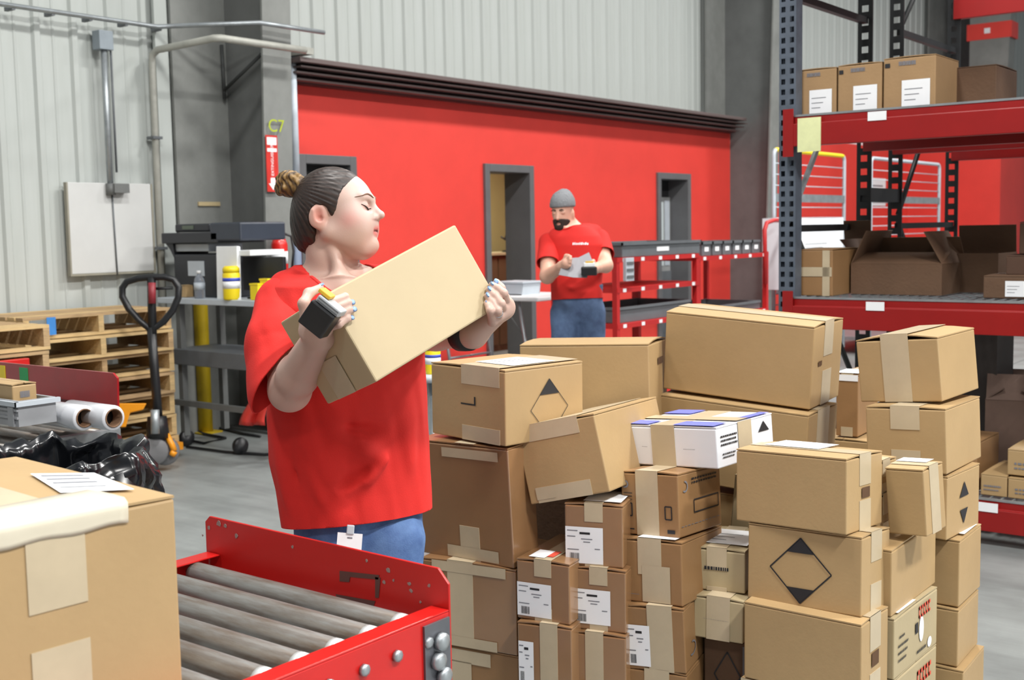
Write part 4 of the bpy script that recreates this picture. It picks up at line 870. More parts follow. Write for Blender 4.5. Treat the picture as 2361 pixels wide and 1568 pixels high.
MB().box((p0[0] - pbase[0], 0, 0), (p1[0] - pbase[0] + .12, .30, p1[2] - zb)).build('printer_body', Mp, pn, bevel=.012)
PB('scanner_unit', Mp, (372, 535, 500, 562), YP - .04, .42, pn); PB('scanner_lid', Mp2, (484, 512, 553, 556), YP - .04, .40, pn, .012)
PB('document_feeder', Mp, (403, 515, 482, 536), YP, .34, pn, .012)
MB().prism([sub((atY(x, y, YP)[0], 0, atY(x, y, YP)[2]), (pbase[0], 0, zb)) [::2] for x, y in ((398, 560), (404, 600), (392, 575), (380, 560))], 0, .3, 'y').build('side_arm', Mp, pn)
PB('neck_panel', M_lightgrey, (405, 562, 480, 580), YP + .02, .3, pn, .004)
PB('control_screen', mat('dim_green_screen', (88, 100, 84), .3), (420, 520, 445, 529), YP - .004, .004, pn, 0)
PB('notice_sheet', M_lightgrey, (434, 602, 470, 636), YP - .003, .002, pn, 0)
PB('output_tray', M_whitep, (540, 577, 576, 590), YP - .05, .3, pn, .004)
# white sheet feeder leaning in front
sb = tag(MB().prism([(-.10, 0), (.12, 0), (.085, .36), (-.135, .36)], 0, .03, 'y').build('paper_tray', M_whitep, None, (atY(522, 690, YP - .10)[0], YP - .10, zb), (R(-6), 0, 0), bevel=.004), 'white paper tray leaning against the black printer', 'tray')
def canister(label, px_, pyb, Y, z, s=1.0, d=None, band=M_blue):
    p = atY(px_, pyb, Y) if d is None else atd(px_, pyb, d)
    t = thing('wipes_canister', label, 'canister', (p[0], p[1], z), group=None)
    MB().lathe([(0, 0), (.052 * s, 0), (.056 * s, .01), (.056 * s, .165 * s), (.05 * s, .175 * s), (0, .175 * s)], n=20).build('canister_body', M_yellow, t)
    MB().lathe([(0, .175 * s), (.054 * s, .175 * s), (.054 * s, .20 * s), (.04 * s, .215 * s), (0, .215 * s)], n=20).build('lid', M_yellow, t)
    MB().lathe([(.0565 * s, .118 * s), (.0565 * s, .140 * s)], n=20).build('blue_band', band, t)
    MB().lathe([(.0566 * s, .072 * s), (.0566 * s, .117 * s)], n=20).build('paper_band', M_whitep, t)
    return t
canister('yellow wipes canister with blue band on the bench', 535, 676, YW + .04, zb, 1.05)
p = atY(461, 680, YW + .05); bt = thing('water_bottle', 'clear water bottle left of the yellow canister on the bench', 'bottle', (p[0], p[1], zb))
MB().lathe([(0, 0), (.034, 0), (.037, .01), (.036, .04), (.038, .08), (.036, .12), (.034, .135), (.014, .165), (.014, .175), (0, .175)], n=18).build('bottle_body', mat('clear_plastic', (205, 214, 228), .1, 0, .02, 4, trans=.75), bt)
MB().lathe([(0, .172), (.016, .172), (.016, .192), (0, .192)], n=14).build('cap', M_whitep, bt); MB().lathe([(.0385, .06), (.0385, .11)], n=18).build('label_band', M_lightgrey, bt)
p = atY(430, 682, YW + .12); carton('little tan carton left of the water bottle on the bench', (p[0], p[1], zb + .001), 0, .10, .08, .082, corner=False, seam='y', tape=(.3, 0), tapew=.02, group=None)
p = atY(606, 686, YP + .05); mo = thing('computer_monitor', 'black monitor on the bench partly hidden by the woman\'s shoulder', 'monitor', (p[0], p[1], zb))
q0, q1 = atY(558, 592, YP + .05), atY(655, 672, YP + .05)
MB().box((q0[0] - p[0], 0, q1[2] - zb), (q1[0] - p[0], .03, q0[2] - zb)).build('screen', M_black, mo, bevel=.005); MB().box((-.02, .03, .01), (.02, .05, .2)).build('neck', M_black, mo); MB().box((-.1, -.05, 0), (.1, .12, .012)).build('foot', M_black, mo)
for i, (x, y, s_, lab) in enumerate(((602, 690, .13, 'yellow plastic box behind the woman\'s shoulder'), (586, 690, .10, 'smaller yellow plastic box left of the other behind her shoulder'))):
    p = atY(x, y, YW + .03 + .05 * (1 - i)); t = thing('yellow_box', lab, 'box', (p[0] + .03 * (1 - i), p[1], zb), group='yellow plastic boxes')
    MB().box((-.04, 0, 0), (.04, .045, s_)).build('box_body', M_yellow, t, bevel=.006); MB().box((-.042, -.002, s_), (.042, .047, s_ + .012)).build('lid', M_yellow, t)
# bollard, jacket, cables
p = atY(466, 800, 5.58)
bo = thing('bollard', 'yellow safety post behind the bench', 'bollard', (p[0], 5.58, 0)); my = mat('ochre_yellow', (206, 176, 30), .5, 0, .1, 5)
MB().lathe([(0, 0), (.055, 0), (.055, 1.15), (.045, 1.18), (0, 1.185)], n=18).build('post', my, bo); MB().box((-.09, -.09, 0), (.09, .09, .012)).build('base_plate', my, bo)
p0 = atY(600, 905, YW - .05)
jk = MB(); jk.smooth = True; vs = []
for i in range(14):
    for j in range(12):
        f, g = i / 13, j / 11; x = (565 + 58 * (f ** .7) - 25 * f * f) ; 
        q = atY(622 - (1 - g) * (22 + 34 * f) + 12 * math.sin(5 * f), 842 + 138 * f, YW - .05 + .035 * math.sin(g * 9 + f * 3)); vs.append(sub(q, p0))
jk._add(vs, [(i * 12 + j, i * 12 + j + 1, (i + 1) * 12 + j + 1, (i + 1) * 12 + j) for i in range(13) for j in range(11)])
jo = jk.build('red_jacket', M_red, None, p0); md = jo.modifiers.new('thick', 'SOLIDIFY'); md.thickness = .012; tag(jo, 'red jacket hanging from the bench shelf behind the woman\'s elbow', 'jacket')
for lab, pts in (('black cable coiled on the floor below the bench', [(430, 985), (470, 1000), (520, 1010), (470, 1022), (420, 1012), (440, 990), (500, 985), (560, 1000), (600, 1006)]), ('thin black cable lying across the floor beside the column', [(430, 1030), (520, 1042), (610, 1048), (700, 1040)])):
    tag(MB().tube([atz(x, y, .012) for x, y in pts], .010, 6).build('floor_cable', M_black), lab, 'cable')
# ================================================================== middle distance
# folding table in front of the open doorway, with a tote
p = atz(1240, 686, .95)
ft = thing('folding_table', 'white topped folding table behind the woman\'s raised hand', 'table', (p[0], p[1], 0))
MB().box((-1.15, 0, .915), (0, .7, .95)).build('table_top', M_whitep, ft, bevel=.008)
for xx in (-.14, -1.0):
    for a, b in (((xx - .1, .06, .915), (xx + .06, .06, 0.01)), ((xx - .1, .62, .915), (xx + .06, .62, 0.01))): MB().tube([a, b], .014).build('leg', M_galv, ft)
    MB().tube([(xx, .06, .4), (xx, .62, .4)], .01).build('cross_bar', M_galv, ft)
    MB().tube([(xx - .06, .1, .6), (xx - .34, .1, .912)], .009).build('leg_stay', M_dkgrey, ft)
p2 = atY(1176, 686, p[1] + .2)
te = thing('white_tote', 'pale plastic tote on the folding table beside the raised hand', 'tote', (p2[0], p2[1], .951))
s = MB(); a_ = .13
s.prism([(-.12, 0), (.12, 0), (.135, .10), (-.135, .10)], 0, .008, 'y').prism([(-.12, 0), (.12, 0), (.135, .10), (-.135, .10)], .25, .258, 'y').box((-.12, 0, 0), (.12, .25, .008))
for sx in (-1, 1): s._add([(sx * .12, 0, 0), (sx * .12, .258, 0), (sx * .135, .258, .1), (sx * .135, 0, .1)], [(0, 1, 2, 3)])
s.build('tote_body', M_lightgrey, te); MB().box((-.15, -.015, .098), (.15, .27, .112)).build('lid', M_lightgrey, te, bevel=.004)
# blue and yellow canister on a stand
q = atd(999, 862, 5.2)
st = thing('pedestal_stand', 'grey pedestal stand between the woman and the boxes', 'stand', (q[0], q[1], 0))
MB().lathe([(0, 0), (.16, 0), (.16, .015), (.03, .03), (.025, q[2] - .03), (0, q[2] - .03)], n=20).build('post', M_galv, st); MB().lathe([(0, q[2] - .03), (.09, q[2] - .03), (.09, q[2]), (0, q[2])], n=20).build('plate', M_lightgrey, st)
cn = canister('blue and yellow wipes canister on the pedestal beside the woman\'s waist', 999, 862, 0, float(q[2]), .62, 5.2)
bl = atd(990, 862, 5.2)
MB().lathe([(0, .108), (.036, .108), (.036, .134), (.02, .14), (0, .14)], n=18).build('blue_cap', M_blue, cn)
# cabinet and fan in the cream room
p = atX(1160, 582, -9.1)
cb = thing('office_cabinet', 'brown cabinet inside the cream room seen through the open doorway', 'cabinet', (-9.3, p[1] + .1, 0)); mb_ = mat('brown_laminate', (112, 88, 62), .6, 0, .08, 3); hz_ = float(p[2])
MB().box((-.25, -.75, 0), (.22, .75, hz_ - .03)).build('cabinet_body', mb_, cb); MB().box((-.27, -.77, hz_ - .03), (.26, .77, hz_)).build('worktop', mat('beige_top', (196, 180, 140), .6), cb)
for y in (-.5, 0, .5):
    d_ = MB().box((.22, y - .235, .08), (.236, y + .235, hz_ - .06)).build('door', mb_, cb); MB().box((.236, y + .17, hz_ * .5), (.25, y + .19, hz_ * .5 + .12)).build('handle', M_dkgrey, d_)
pz = atX(1186, 578, -9.0)
dl = thing('desk_lamp', 'small dark desk lamp on the brown cabinet in the cream room', 'lamp', (-9.15, pz[1] + .05, hz_))
MB().lathe([(0, 0), (.07, 0), (.07, .02), (.012, .03), (0, .03)], n=14).build('base', M_black, dl); MB().tube([(0, 0, .02), (0, .02, .14), (0, -.12, .19)], .012, 8).build('arm', M_black, dl); MB().lathe([(.02, .08), (.05, .0), (.055, 0), (.03, .085)], (0, .02, .15), 14).build('shade', M_black, dl)
# picking carts
def cart(label, x, y, z, ln, hz, zs, tray_z, wd=.5, group='red picking carts'):
    t = thing('picking_cart', label, 'cart', (x, y, 0), (0, 0, 0), group); m = mat('cart_red', (186, 34, 34), .45, 0, .06, 5)
    for xx in (0, -wd):
        for yy in (0, ln): MB().box((xx - .02, yy - .02, .14), (xx + .02, yy + .02, hz)).build('post', m, t)
    for k, z_ in enumerate(zs):
        MB().box((-wd, -.016, z_ - .035), (.0235, ln + .016, z_)).build('shelf', m, t)
        for q in range(5): MB().box((.0236, .08 + q * (ln - .16) / 4 - .022, z_ - .031), (.0255, .08 + q * (ln - .16) / 4 + .022, z_ - .005)).build('bin_label', M_paper, t)
    for xx in (0, -wd):
        for yy in (.06, ln - .06): MB().lathe([(0, -.02), (.065, -.02), (.07, 0), (.065, .02), (0, .02)], n=14, axis='x').build('caster', M_black, t, (xx, yy, .07)); MB().box((xx - .03, yy - .03, .07), (xx + .03, yy + .03, .15)).build('caster_fork', M_galv, t)
    return t
def tray(label, x, y, z, l, w_, h, group, m=None, lab=True):
    t = thing('plastic_tray', label, 'tray', (x, y, z), group=group); m = m or M_trayg
    s = MB().box((-l/2, -w_/2, 0), (l/2, w_/2, .008)).box((-l/2, -w_/2, .008), (l/2, -w_/2 + .01, h)).box((-l/2, w_/2 - .01, .008), (l/2, w_/2, h)).box((-l/2, -w_/2 + .01, .008), (-l/2 + .01, w_/2 - .01, h)).box((l/2 - .01, -w_/2 + .01, .008), (l/2, w_/2 - .01, h))
    s.build('tray_body', m, t)
    MB().box((l/2, -w_/2 - .012, h - .02), (l/2 + .012, w_/2 + .012, h)).box((-l/2 - .012, -w_/2 - .012, h - .02), (-l/2, w_/2 + .012, h)).box((-l/2 - .012, -w_/2 - .012, h - .02), (l/2 + .012, -w_/2, h)).box((-l/2 - .012, w_/2, h - .02), (l/2 + .012, w_/2 + .012, h)).build('rim', m, t)
    if lab: MB().box((l/2 + .001, -min(.09, w_ * .22), h * .3), (l/2 + .003, min(.09, w_ * .22), h * .62)).build('paper_label', M_paper, t)
    return t
DC = 8.6
k0, k1 = atd(1420, 650, DC), atX(1604, 640, atd(1420, 650, DC)[0])
cx, cy, ln = k0[0], k0[1], k1[1] - k0[1]
zt_ = float(atX(1500, 590, cx)[2]); zm = float(atX(1430, 664, cx)[2]); zl = float(atX(1420, 748, cx)[2])
k1_ = cart('red picking cart with grey trays beside the bearded man', cx, cy, 0, ln, zt_, (zt_, zm, zl, .2), 0, .55)
MB().box((.025, .06, zm + .05), (.05, .17, zm + .22)).build('socket_strip', M_lightgrey, k1_)
for i in range(3): MB().box((.051, .07, zm + .07 + i * .05), (.055, .16, zm + .09 + i * .05)).build('socket', M_trayg, k1_)
zt = zt_
tray('long grey tray on top of the red picking cart beside the man', cx - .24, cy + ln * .55, zt + .003, .5, ln * .98, .105, 'grey trays on the carts')
tray('grey tray on the lower shelf of the red cart beside the man', cx - .27, cy + ln * .5, zl + .003, .50, ln * .9, .115, 'grey trays on the carts', lab=False)
pr_ = atX(1420, 575, cx)
x2 = cx - .05; y2 = cy + ln + .12; ln2 = float(atX(1765, 600, x2)[1]) - y2
k2_ = cart('second red picking cart, partly behind the slotted rack post', x2, y2, 0, ln2, zt - .02, (zt - .03, .75, .2), 0, .6)
for i in range(6):
    tray('small grey bin on top of the second cart, %s' % ('first from the left', 'second from the left', 'third from the left', 'third from the rack post', 'second from the rack post', 'nearest the rack post')[i], x2 - .22, y2 + .08 + (i + .5) * (ln2 - .16) / 6, zt - .027, .42, (ln2 - .16) / 6 - .03, .115, 'row of bins on the second cart')
tray('flat dark tray on the lower shelf of the second red cart', x2 - .3, y2 + ln2 * .5, .753, .55, ln2 * .9, .07, 'grey trays on the carts', lab=False)
hl = [atX(1762, 560, x2 + .06), atX(1762, 520, x2 + .06), atX(1772, 510, x2 + .06), atX(1800, 509, x2 + .06)]
for pxs in (((1765, 655), (1763, 530), (1768, 514), (1784, 508), (1796, 508)),):
    MB().tube([sub(atX(x, y, x2 + .03), (x2, y2, 0)) for x, y in pxs], .02).build('push_handle', mat('cart_red', (1, 1, 1)), k2_)
# wire roll cages behind the rack
def cage(label, pxl, pxr, pyt, X, zbot, yellow):
    a, b = atX(pxl, 450, X), atX(pxr, 450, X); zt = float(atX((pxl + pxr) / 2, pyt, X)[2]); ln = b[1] - a[1]
    t = thing('roll_cage', label, 'cage', (X, a[1], 0), group='wire roll cages')
    n = 5; r_ = .06
    arc = [(0, 0 + r_ * (1 - math.cos(q)), zt - r_ + r_ * math.sin(q)) for q in np.linspace(0, math.pi / 2, n)]
    arc2 = [(0, ln - p_[1], p_[2]) for p_ in arc[::-1]]
    MB().tube([(0, 0, .2)] + arc[:-1], .02).build('side_tube', M_lightgrey, t); MB().tube(arc2[1:] + [(0, ln, .2)], .02).build('side_tube', M_lightgrey, t)
    MB().tube([arc[-2], arc[-1], arc2[0], arc2[1]], .021).build('top_tube', M_yellow if yellow else M_lightgrey, t)
    MB().box((-.015, 0, zt - .50), (.015, ln, zt - .42)).build('mid_rail', M_galv, t)
    k = 0; z = zt - .13
    while z > .3:
        MB().tube([(0, 0, z), (0, ln, z)], .0055, 6).build('wire', M_lightgrey, t); z -= .105
    MB().box((-.7, 0, .16), (.02, ln, .2)).build('base_deck', M_galv, t)
    for y in (.08, ln - .08):
        for x in (-.6, -.05): MB().lathe([(0, -.02), (.06, -.02), (.06, .02), (0, .02)], n=12, axis='x').build('caster', M_black, t, (x, y, .062))
    return t, a, b, zt
XC = -5.0
g1, ga, gb, gz = cage('wire roll cage with a yellow top bar behind the slotted rack post', 1784, 1946, 352, XC, .2, True)
g2, ha, hb, hz = cage('wire roll cage with a plain top bar between the two inner rack posts', 2008, 2165, 372, XC, .2, False)
XB = XC + .40; q = atX(1836, 502, XB); q2 = atX(1945, 575, XB)
carton('white carton with a printed panel in front of the yellow topped cage', (XB - .17, (q[1] + q2[1]) / 2, q2[2] - .35), 0, .34, q2[1] - q[1], q[2] - q2[2] + .35, corner=False, seam='x', toptape=False, mt=mat('white_card', (1, 1, 1)), marks=(('text', 'side', .1, .82, .6, .85, 'grey'), ('white', 'side', .1, .45, .8, .72)), group=None)
tag(MB().box((-.13, -.26, 0), (.13, .26, q2[2] - .352)).box((-.15, -.3, q2[2] - .40), (.15, .3, q2[2] - .352)).build('white_carton_stand', M_lightgrey, None, (XB - .17, (q[1] + q2[1]) / 2, 0)), 'pale stand under the white carton beside the wire cage', 'stand')
pA_ = atX(2025, 430, RX + .012)
for i, (xa, ya, xb, yb, lab) in enumerate(((2006, 410, 2040, 475, 'white notice on the red wall between the inner rack posts'), (2318, 418, 2345, 500, 'white notice on the red wall at the far right, left of two'), (2348, 422, 2372, 505, 'white notice on the red wall at the far right, right of two'))):
    a, b = atX(xa, ya, RX), atX(xb, yb, RX)
    t = thing('wall_notice', lab, 'notice', (RX, (a[1] + b[1]) / 2, (a[2] + b[2]) / 2), group='notices on the red wall'); w2, h2 = abs(b[1] - a[1]) / 2, abs(a[2] - b[2]) / 2
    MB().box((0, -w2, -h2), (.012, w2, h2)).build('sheet', M_paper, t); MB().box((.012, -w2 * .8, h2 * .4), (.014, w2 * .6, h2 * .5)).box((.012, -w2 * .8, 0), (.014, w2 * .8, h2 * .08)).build('printed_line', M_greyink, t)
a = atX(2320, 370, RX + .3); b = atX(2306, 480, RX + .3)
tag(MB().tube([(a[0], a[1], 2.9), (a[0], a[1], .1)], .07, 12).build('wall_pipe', M_pipe), 'pale grey pipe in front of the red wall at the far right', 'pipe')
a = atX(2250, 450, RX); MB().box((RX, a[1] - .55, 0), (RX + .25, a[1] + .5, 2.74)).build('pilaster', M_red, ow)
ex2 = thing('wall_valve', 'dark valve unit on the pale pipe at the far right', 'valve', (a[0] + .5, atX(2312, 500, RX + .5)[1], float(atX(2312, 530, RX + .5)[2])))
MB().lathe([(0, 0), (.13, 0), (.15, .2), (.1, .35), (.05, .4), (0, .4)], n=12).build('valve_body', M_dkgrey, ex2); MB().tube([(0, -.15, .3), (0, .15, .3)], .04, 8).build('valve_handle', M_dkgrey, ex2)
# ================================================================== people: smooth implicit bodies turned into meshes
def nrm(v): v = np.asarray(v, float); return v / np.linalg.norm(v)
class Sdf:
    def __init__(s): s.ops = []; s.disp = None
    def _p(s, kind, par, c, r, op, k): s.ops.append((kind, par, np.asarray(c, float), float(r), op, k)); return s
    def cap(s, a, b, ra, rb=None, k=.02, op='+'):
        a, b = np.asarray(a, float), np.asarray(b, float); rb = ra if rb is None else rb
        return s._p('cap', (a, b, ra, rb), (a + b) / 2, np.linalg.norm(b - a) / 2 + max(ra, rb), op, k)
    def chain(s, pts, k=.02, op='+'):
        for (a, ra), (b, rb) in zip(pts, pts[1:]): s.cap(a, b, ra, rb, k, op)
        return s
    def ell(s, c, rad, ax=None, k=.02, op='+'):
        return s._p('ell', (np.asarray(c, float), np.asarray(rad, float), np.eye(3) if ax is None else np.asarray(ax, float)), c, max(rad), op, k)
    def loft(s, o, ax, kn, k=.03, op='+'):
        """stack of ellipses: kn rows = (height, centre_s, centre_f, half_s, half_f); ax rows = s, f, u"""
        kn = np.array(sorted(kn)); ax = np.asarray(ax, float); o = np.asarray(o, float)
        m = (kn[0, 0] + kn[-1, 0]) / 2; r = (kn[-1, 0] - kn[0, 0]) / 2 + max(kn[:, 3].max(), kn[:, 4].max()) + .1
        return s._p('loft', (o, ax, kn), o + ax[2] * m, r, op, k)
    def plane(s, o, n, k=.004): return s._p('pl', (np.asarray(o, float), nrm(n)), o, 1e6, '&', k)
    @staticmethod
    def dist(kind, par, P):
        if kind == 'cap':
            a, b, ra, rb = par; ab = b - a; t = np.clip(((P - a) @ ab) / max(ab @ ab, 1e-12), 0, 1)
            q = P - a - t[:, None] * ab; return np.sqrt((q * q).sum(1)) - (ra + (rb - ra) * t)
        if kind == 'ell':
            c, r, A = par; q = (P - c) @ A.T; k0 = np.sqrt(((q / r) ** 2).sum(1)); k1 = np.sqrt(((q / (r * r)) ** 2).sum(1)) + 1e-9
            return k0 * (k0 - 1) / k1
        if kind == 'pl': return (P - par[0]) @ par[1]
        o, A, kn = par; q = (P - o) @ A.T; h = q[:, 2]
        f = [np.interp(h, kn[:, 0], kn[:, i]) for i in range(1, 5)]
        d = np.sqrt(((q[:, 0] - f[0]) / f[2]) ** 2 + ((q[:, 1] - f[1]) / f[3]) ** 2); rr = np.where(d > 1e-6, 1, 1)
        ds, df = (q[:, 0] - f[0]), (q[:, 1] - f[1]); g = np.sqrt((ds / f[2] ** 2) ** 2 + (df / f[3] ** 2) ** 2) + 1e-9
        dd = d * (d - 1) / g
        dd = np.where(d < .2, -np.minimum(f[2], f[3]) * (1 - d), dd)
        return np.maximum(dd, np.maximum(kn[0, 0] - h, h - kn[-1, 0]))
    def ev(s, P, c=None, R_=0):
        d = np.full(len(P), 1e3)
        for kind, par, bc, br, op, k in s.ops:
            if c is not None and br < 1e5 and np.linalg.norm(bc - c) > br * 1.15 + R_ + k + .02: continue
            q = s.dist(kind, par, P)
            if op == '+': h = np.maximum(k - np.abs(d - q), 0) / k; d = np.minimum(d, q) - h * h * k / 4
            else:
                if op == '-': q = -q
                h = np.maximum(k - np.abs(d - q), 0) / k; d = np.maximum(d, q) + h * h * k / 4
        if s.disp is not None: d = d + s.disp(P)
        return d
    def mesh(s, h, lo, hi):
        """sparse surface nets"""
        B = 12; lo = np.asarray(lo, float); n = np.ceil((np.asarray(hi) - lo) / (h * B)).astype(int); br = B * h * .87
        g = np.stack(np.meshgrid(*[np.arange(k) for k in n], indexing='ij'), -1).reshape(-1, 3); cen = lo + (g + .5) * B * h
        act = g[np.abs(s.ev(cen)) < br * 1.7 + .02]
        off = np.stack(np.meshgrid(*[np.arange(B + 1)] * 3, indexing='ij'), -1).reshape(-1, 3); N = (n * B + 4).astype(np.int64)
        key = lambda ijk: (ijk[..., 0] * N[1] + ijk[..., 1]) * N[2] + ijk[..., 2]
        CV, CK, ED = [], [], []
        corner = np.array([(i, j, k) for i in (0, 1) for j in (0, 1) for k in (0, 1)])
        cedges = [(a, b) for a in range(8) for b in range(a + 1, 8) if np.abs(corner[a] - corner[b]).sum() == 1]
        for blk in act:
            base = blk * B; P = lo + (base + off) * h; d = s.ev(P, lo + (base + B / 2) * h, br).reshape([B + 1] * 3)
            neg = d < 0
            if neg.all() or not neg.any(): continue
            cnt = sum(neg[i:B + i, j:B + j, k:B + k].astype(int) for i, j, k in corner); idx = np.argwhere((cnt > 0) & (cnt < 8))
            if len(idx) == 0: continue
            vals = np.stack([d[idx[:, 0] + c[0], idx[:, 1] + c[1], idx[:, 2] + c[2]] for c in corner], 1)
            acc = np.zeros((len(idx), 3)); w = np.zeros(len(idx))
            for a, b in cedges:
                va, vb = vals[:, a], vals[:, b]; x = (va < 0) != (vb < 0); t = np.where(x, va / np.where(x, va - vb, 1), 0)
                acc += np.where(x[:, None], corner[a] + t[:, None] * (corner[b] - corner[a]), 0); w += x
            CV.append(lo + (base + idx + acc / w[:, None]) * h); CK.append(key(base + idx))
            for ax in range(3):
                e = [0, 0, 0]; e[ax] = 1; sl = d[:B, :B, :B] if True else None
                nb = d[e[0]:B + e[0], e[1]:B + e[1], e[2]:B + e[2]]; x = np.argwhere((sl < 0) != (nb < 0))
                if len(x): ED.append((ax, base + x, sl[x[:, 0], x[:, 1], x[:, 2]] < 0))
        V = np.concatenate(CV); K = np.concatenate(CK); o = np.argsort(K); V, K = V[o], K[o]; Fs = []
        for ax, x, inside in ED:
            u, v = [(1, 2), (2, 0), (0, 1)][ax]; du, dv = np.eye(3, dtype=int)[u], np.eye(3, dtype=int)[v]
            q = np.stack([key(x - du - dv), key(x - dv), key(x), key(x - du)], 1); i = np.searchsorted(K, q); i = np.minimum(i, len(K) - 1)
            ok = (K[i] == q).all(1); i = i[ok]; ins = inside[ok]; Fs.append(np.where(ins[:, None], i, i[:, ::-1]))
        return V, np.concatenate(Fs)
def to_obj(name, V, Fq, m, parent, base, cut=None, col=None, thick=0, smooth_it=0):
    me = bpy.data.meshes.new(name); base = np.asarray(base, float); Vl = V - base
    me.vertices.add(len(Vl)); me.vertices.foreach_set('co', Vl.astype(np.float32).ravel())
    me.loops.add(Fq.size); me.loops.foreach_set('vertex_index', Fq.astype(np.int32).ravel()); me.polygons.add(len(Fq))
    me.polygons.foreach_set('loop_start', np.arange(0, Fq.size, 4, dtype=np.int32)); me.update(calc_edges=True); me.validate()
    for mm in (m if isinstance(m, list) else [m]): me.materials.append(mm)
    if cut:
        bm = bmesh.new(); bm.from_mesh(me)
        for o, n, sel in cut:
            fs = [f for f in bm.faces if sel(np.array(f.calc_center_median()) + base)]
            geo = set(fs)
            for f in fs: geo.update(f.verts); geo.update(f.edges)
            bmesh.ops.bisect_plane(bm, geom=list(geo), plane_co=Vector(np.asarray(o) - base), plane_no=Vector(n), clear_outer=True)
        # drop detached scraps
        seen = set(); isl = []
        bm.verts.ensure_lookup_table()
        for v in bm.verts:
            if v.index in seen: continue
            st = [v]; comp = []; seen.add(v.index)
            while st:
                q = st.pop(); comp.append(q)
                for e in q.link_edges:
                    w_ = e.other_vert(q)
                    if w_.index not in seen and w_.index >= 0: seen.add(w_.index); st.append(w_)
            isl.append(comp)
        if len(isl) > 1:
            big = max(isl, key=len); bmesh.ops.delete(bm, geom=[v for c_ in isl if len(c_) < len(big) * .05 for v in c_], context='VERTS')
        bm.to_mesh(me); bm.free()
    me.polygons.foreach_set('use_smooth', [True] * len(me.polygons))
    if col is not None:
        co = np.empty(len(me.vertices) * 3, np.float32); me.vertices.foreach_get('co', co); c = col(co.reshape(-1, 3) + base)
        at = me.color_attributes.new('Col', 'FLOAT_COLOR', 'POINT'); at.data.foreach_set('color', np.concatenate([c, np.ones((len(c), 1))], 1).astype(np.float32).ravel())
    o = link(name, me, parent)
    if smooth_it: md = o.modifiers.new('relax', 'SMOOTH'); md.factor = .5; md.iterations = smooth_it
    if thick: md = o.modifiers.new('thick', 'SOLIDIFY'); md.thickness = thick; md.offset = -1
    return o
def col_mat(name, rough=.5, sss=0.0, bump=0, bs=200):
    m = bpy.data.materials.new(name); m.use_nodes = True; nt = m.node_tree; b = nt.nodes['Principled BSDF']; a = nt.nodes.new('ShaderNodeVertexColor'); a.layer_name = 'Col'
    nt.links.new(a.outputs['Color'], b.inputs['Base Color']); b.inputs['Roughness'].default_value = rough
    if sss: b.inputs['Subsurface Weight'].default_value = sss; b.inputs['Subsurface Radius'].default_value = (.01, .004, .002); b.inputs['Subsurface Scale'].default_value = .6
    if bump:
        n = nt.nodes.new('ShaderNodeTexNoise'); n.inputs['Scale'].default_value = bs; bp = nt.nodes.new('ShaderNodeBump'); bp.inputs['Strength'].default_value = bump; bp.inputs['Distance'].default_value = .002
        tc = nt.nodes.new('ShaderNodeTexCoord'); nt.links.new(tc.outputs['Object'], n.inputs['Vector']); nt.links.new(n.outputs['Fac'], bp.inputs['Height']); nt.links.new(bp.outputs[0], b.inputs['Normal'])
    return m
def waves(seed, n, lam, stretch):
    """cheap smooth noise: sum of warped sines, anisotropic"""
    rg = np.random.default_rng(seed); D = rg.normal(size=(n, 3)); D /= np.linalg.norm(D, axis=1)[:, None]; D = D * np.asarray(stretch); ph = rg.uniform(0, 6.28, n); L = lam * rg.uniform(.7, 1.5, n)
    return lambda P: sum(np.sin(2 * np.pi * (P @ D[i]) / L[i] + ph[i] + 1.3 * np.sin(2 * np.pi * (P @ D[(i + 1) % n]) / (L[i] * 1.7))) for i in range(n)) / n
def bump_line(P, a, b, w, amp):
    """a soft ridge (amp<0 raises) along a segment"""
    a, b = np.asarray(a), np.asarray(b); ab = b - a; t = np.clip(((P - a) @ ab) / (ab @ ab), 0, 1); q = P - a - t[:, None] * ab
    return amp * np.exp(-(q * q).sum(1) / (w * w)) * (np.sin(np.pi * np.clip(t * .9 + .05, 0, 1)))
M_skin = col_mat('skin', .48, .12, .08, 260)
M_jean = mat('blue_denim', (92, 124, 172), .8, 0, .12, 14, rgb2=(62, 90, 140), thr=(.3, .65), bump=.15, bscale=300)
M_tee = mat('red_jersey', (214, 38, 32), .85, 0, .03, 9, bump=.1, bscale=350)
M_shoe = mat('dark_shoe', (48, 50, 56), .6)
P = atd

# ------------------------------------------------------------------ the held box (rests in her hands)
HO = np.array([-1.7526, 1.7801, 1.1831]); HE = np.array([[.1389, .9218, .3621], [-.9159, .2586, -.3070], [-.3766, -.2890, .8802]]); HD = (.3927, .2361, .2143)
def onface(x, y, off=0.0):      # a point over the box's broad front face
    q = ray(x, y); n = -HE[1]; return CAM + q * (((HO - CAM) @ n) / (q @ n)) + n * off
def onend(x, y, off=0.0):       # over its lower left end face
    q = ray(x, y); n = -HE[0]; return CAM + q * (((HO - CAM) @ n) / (q @ n)) + n * off
def onright(x, y, off=0.0):
    q = ray(x, y); n = HE[0]; o = HO + HE[0] * HD[0]; return CAM + q * (((o - CAM) @ n) / (q @ n)) + n * off
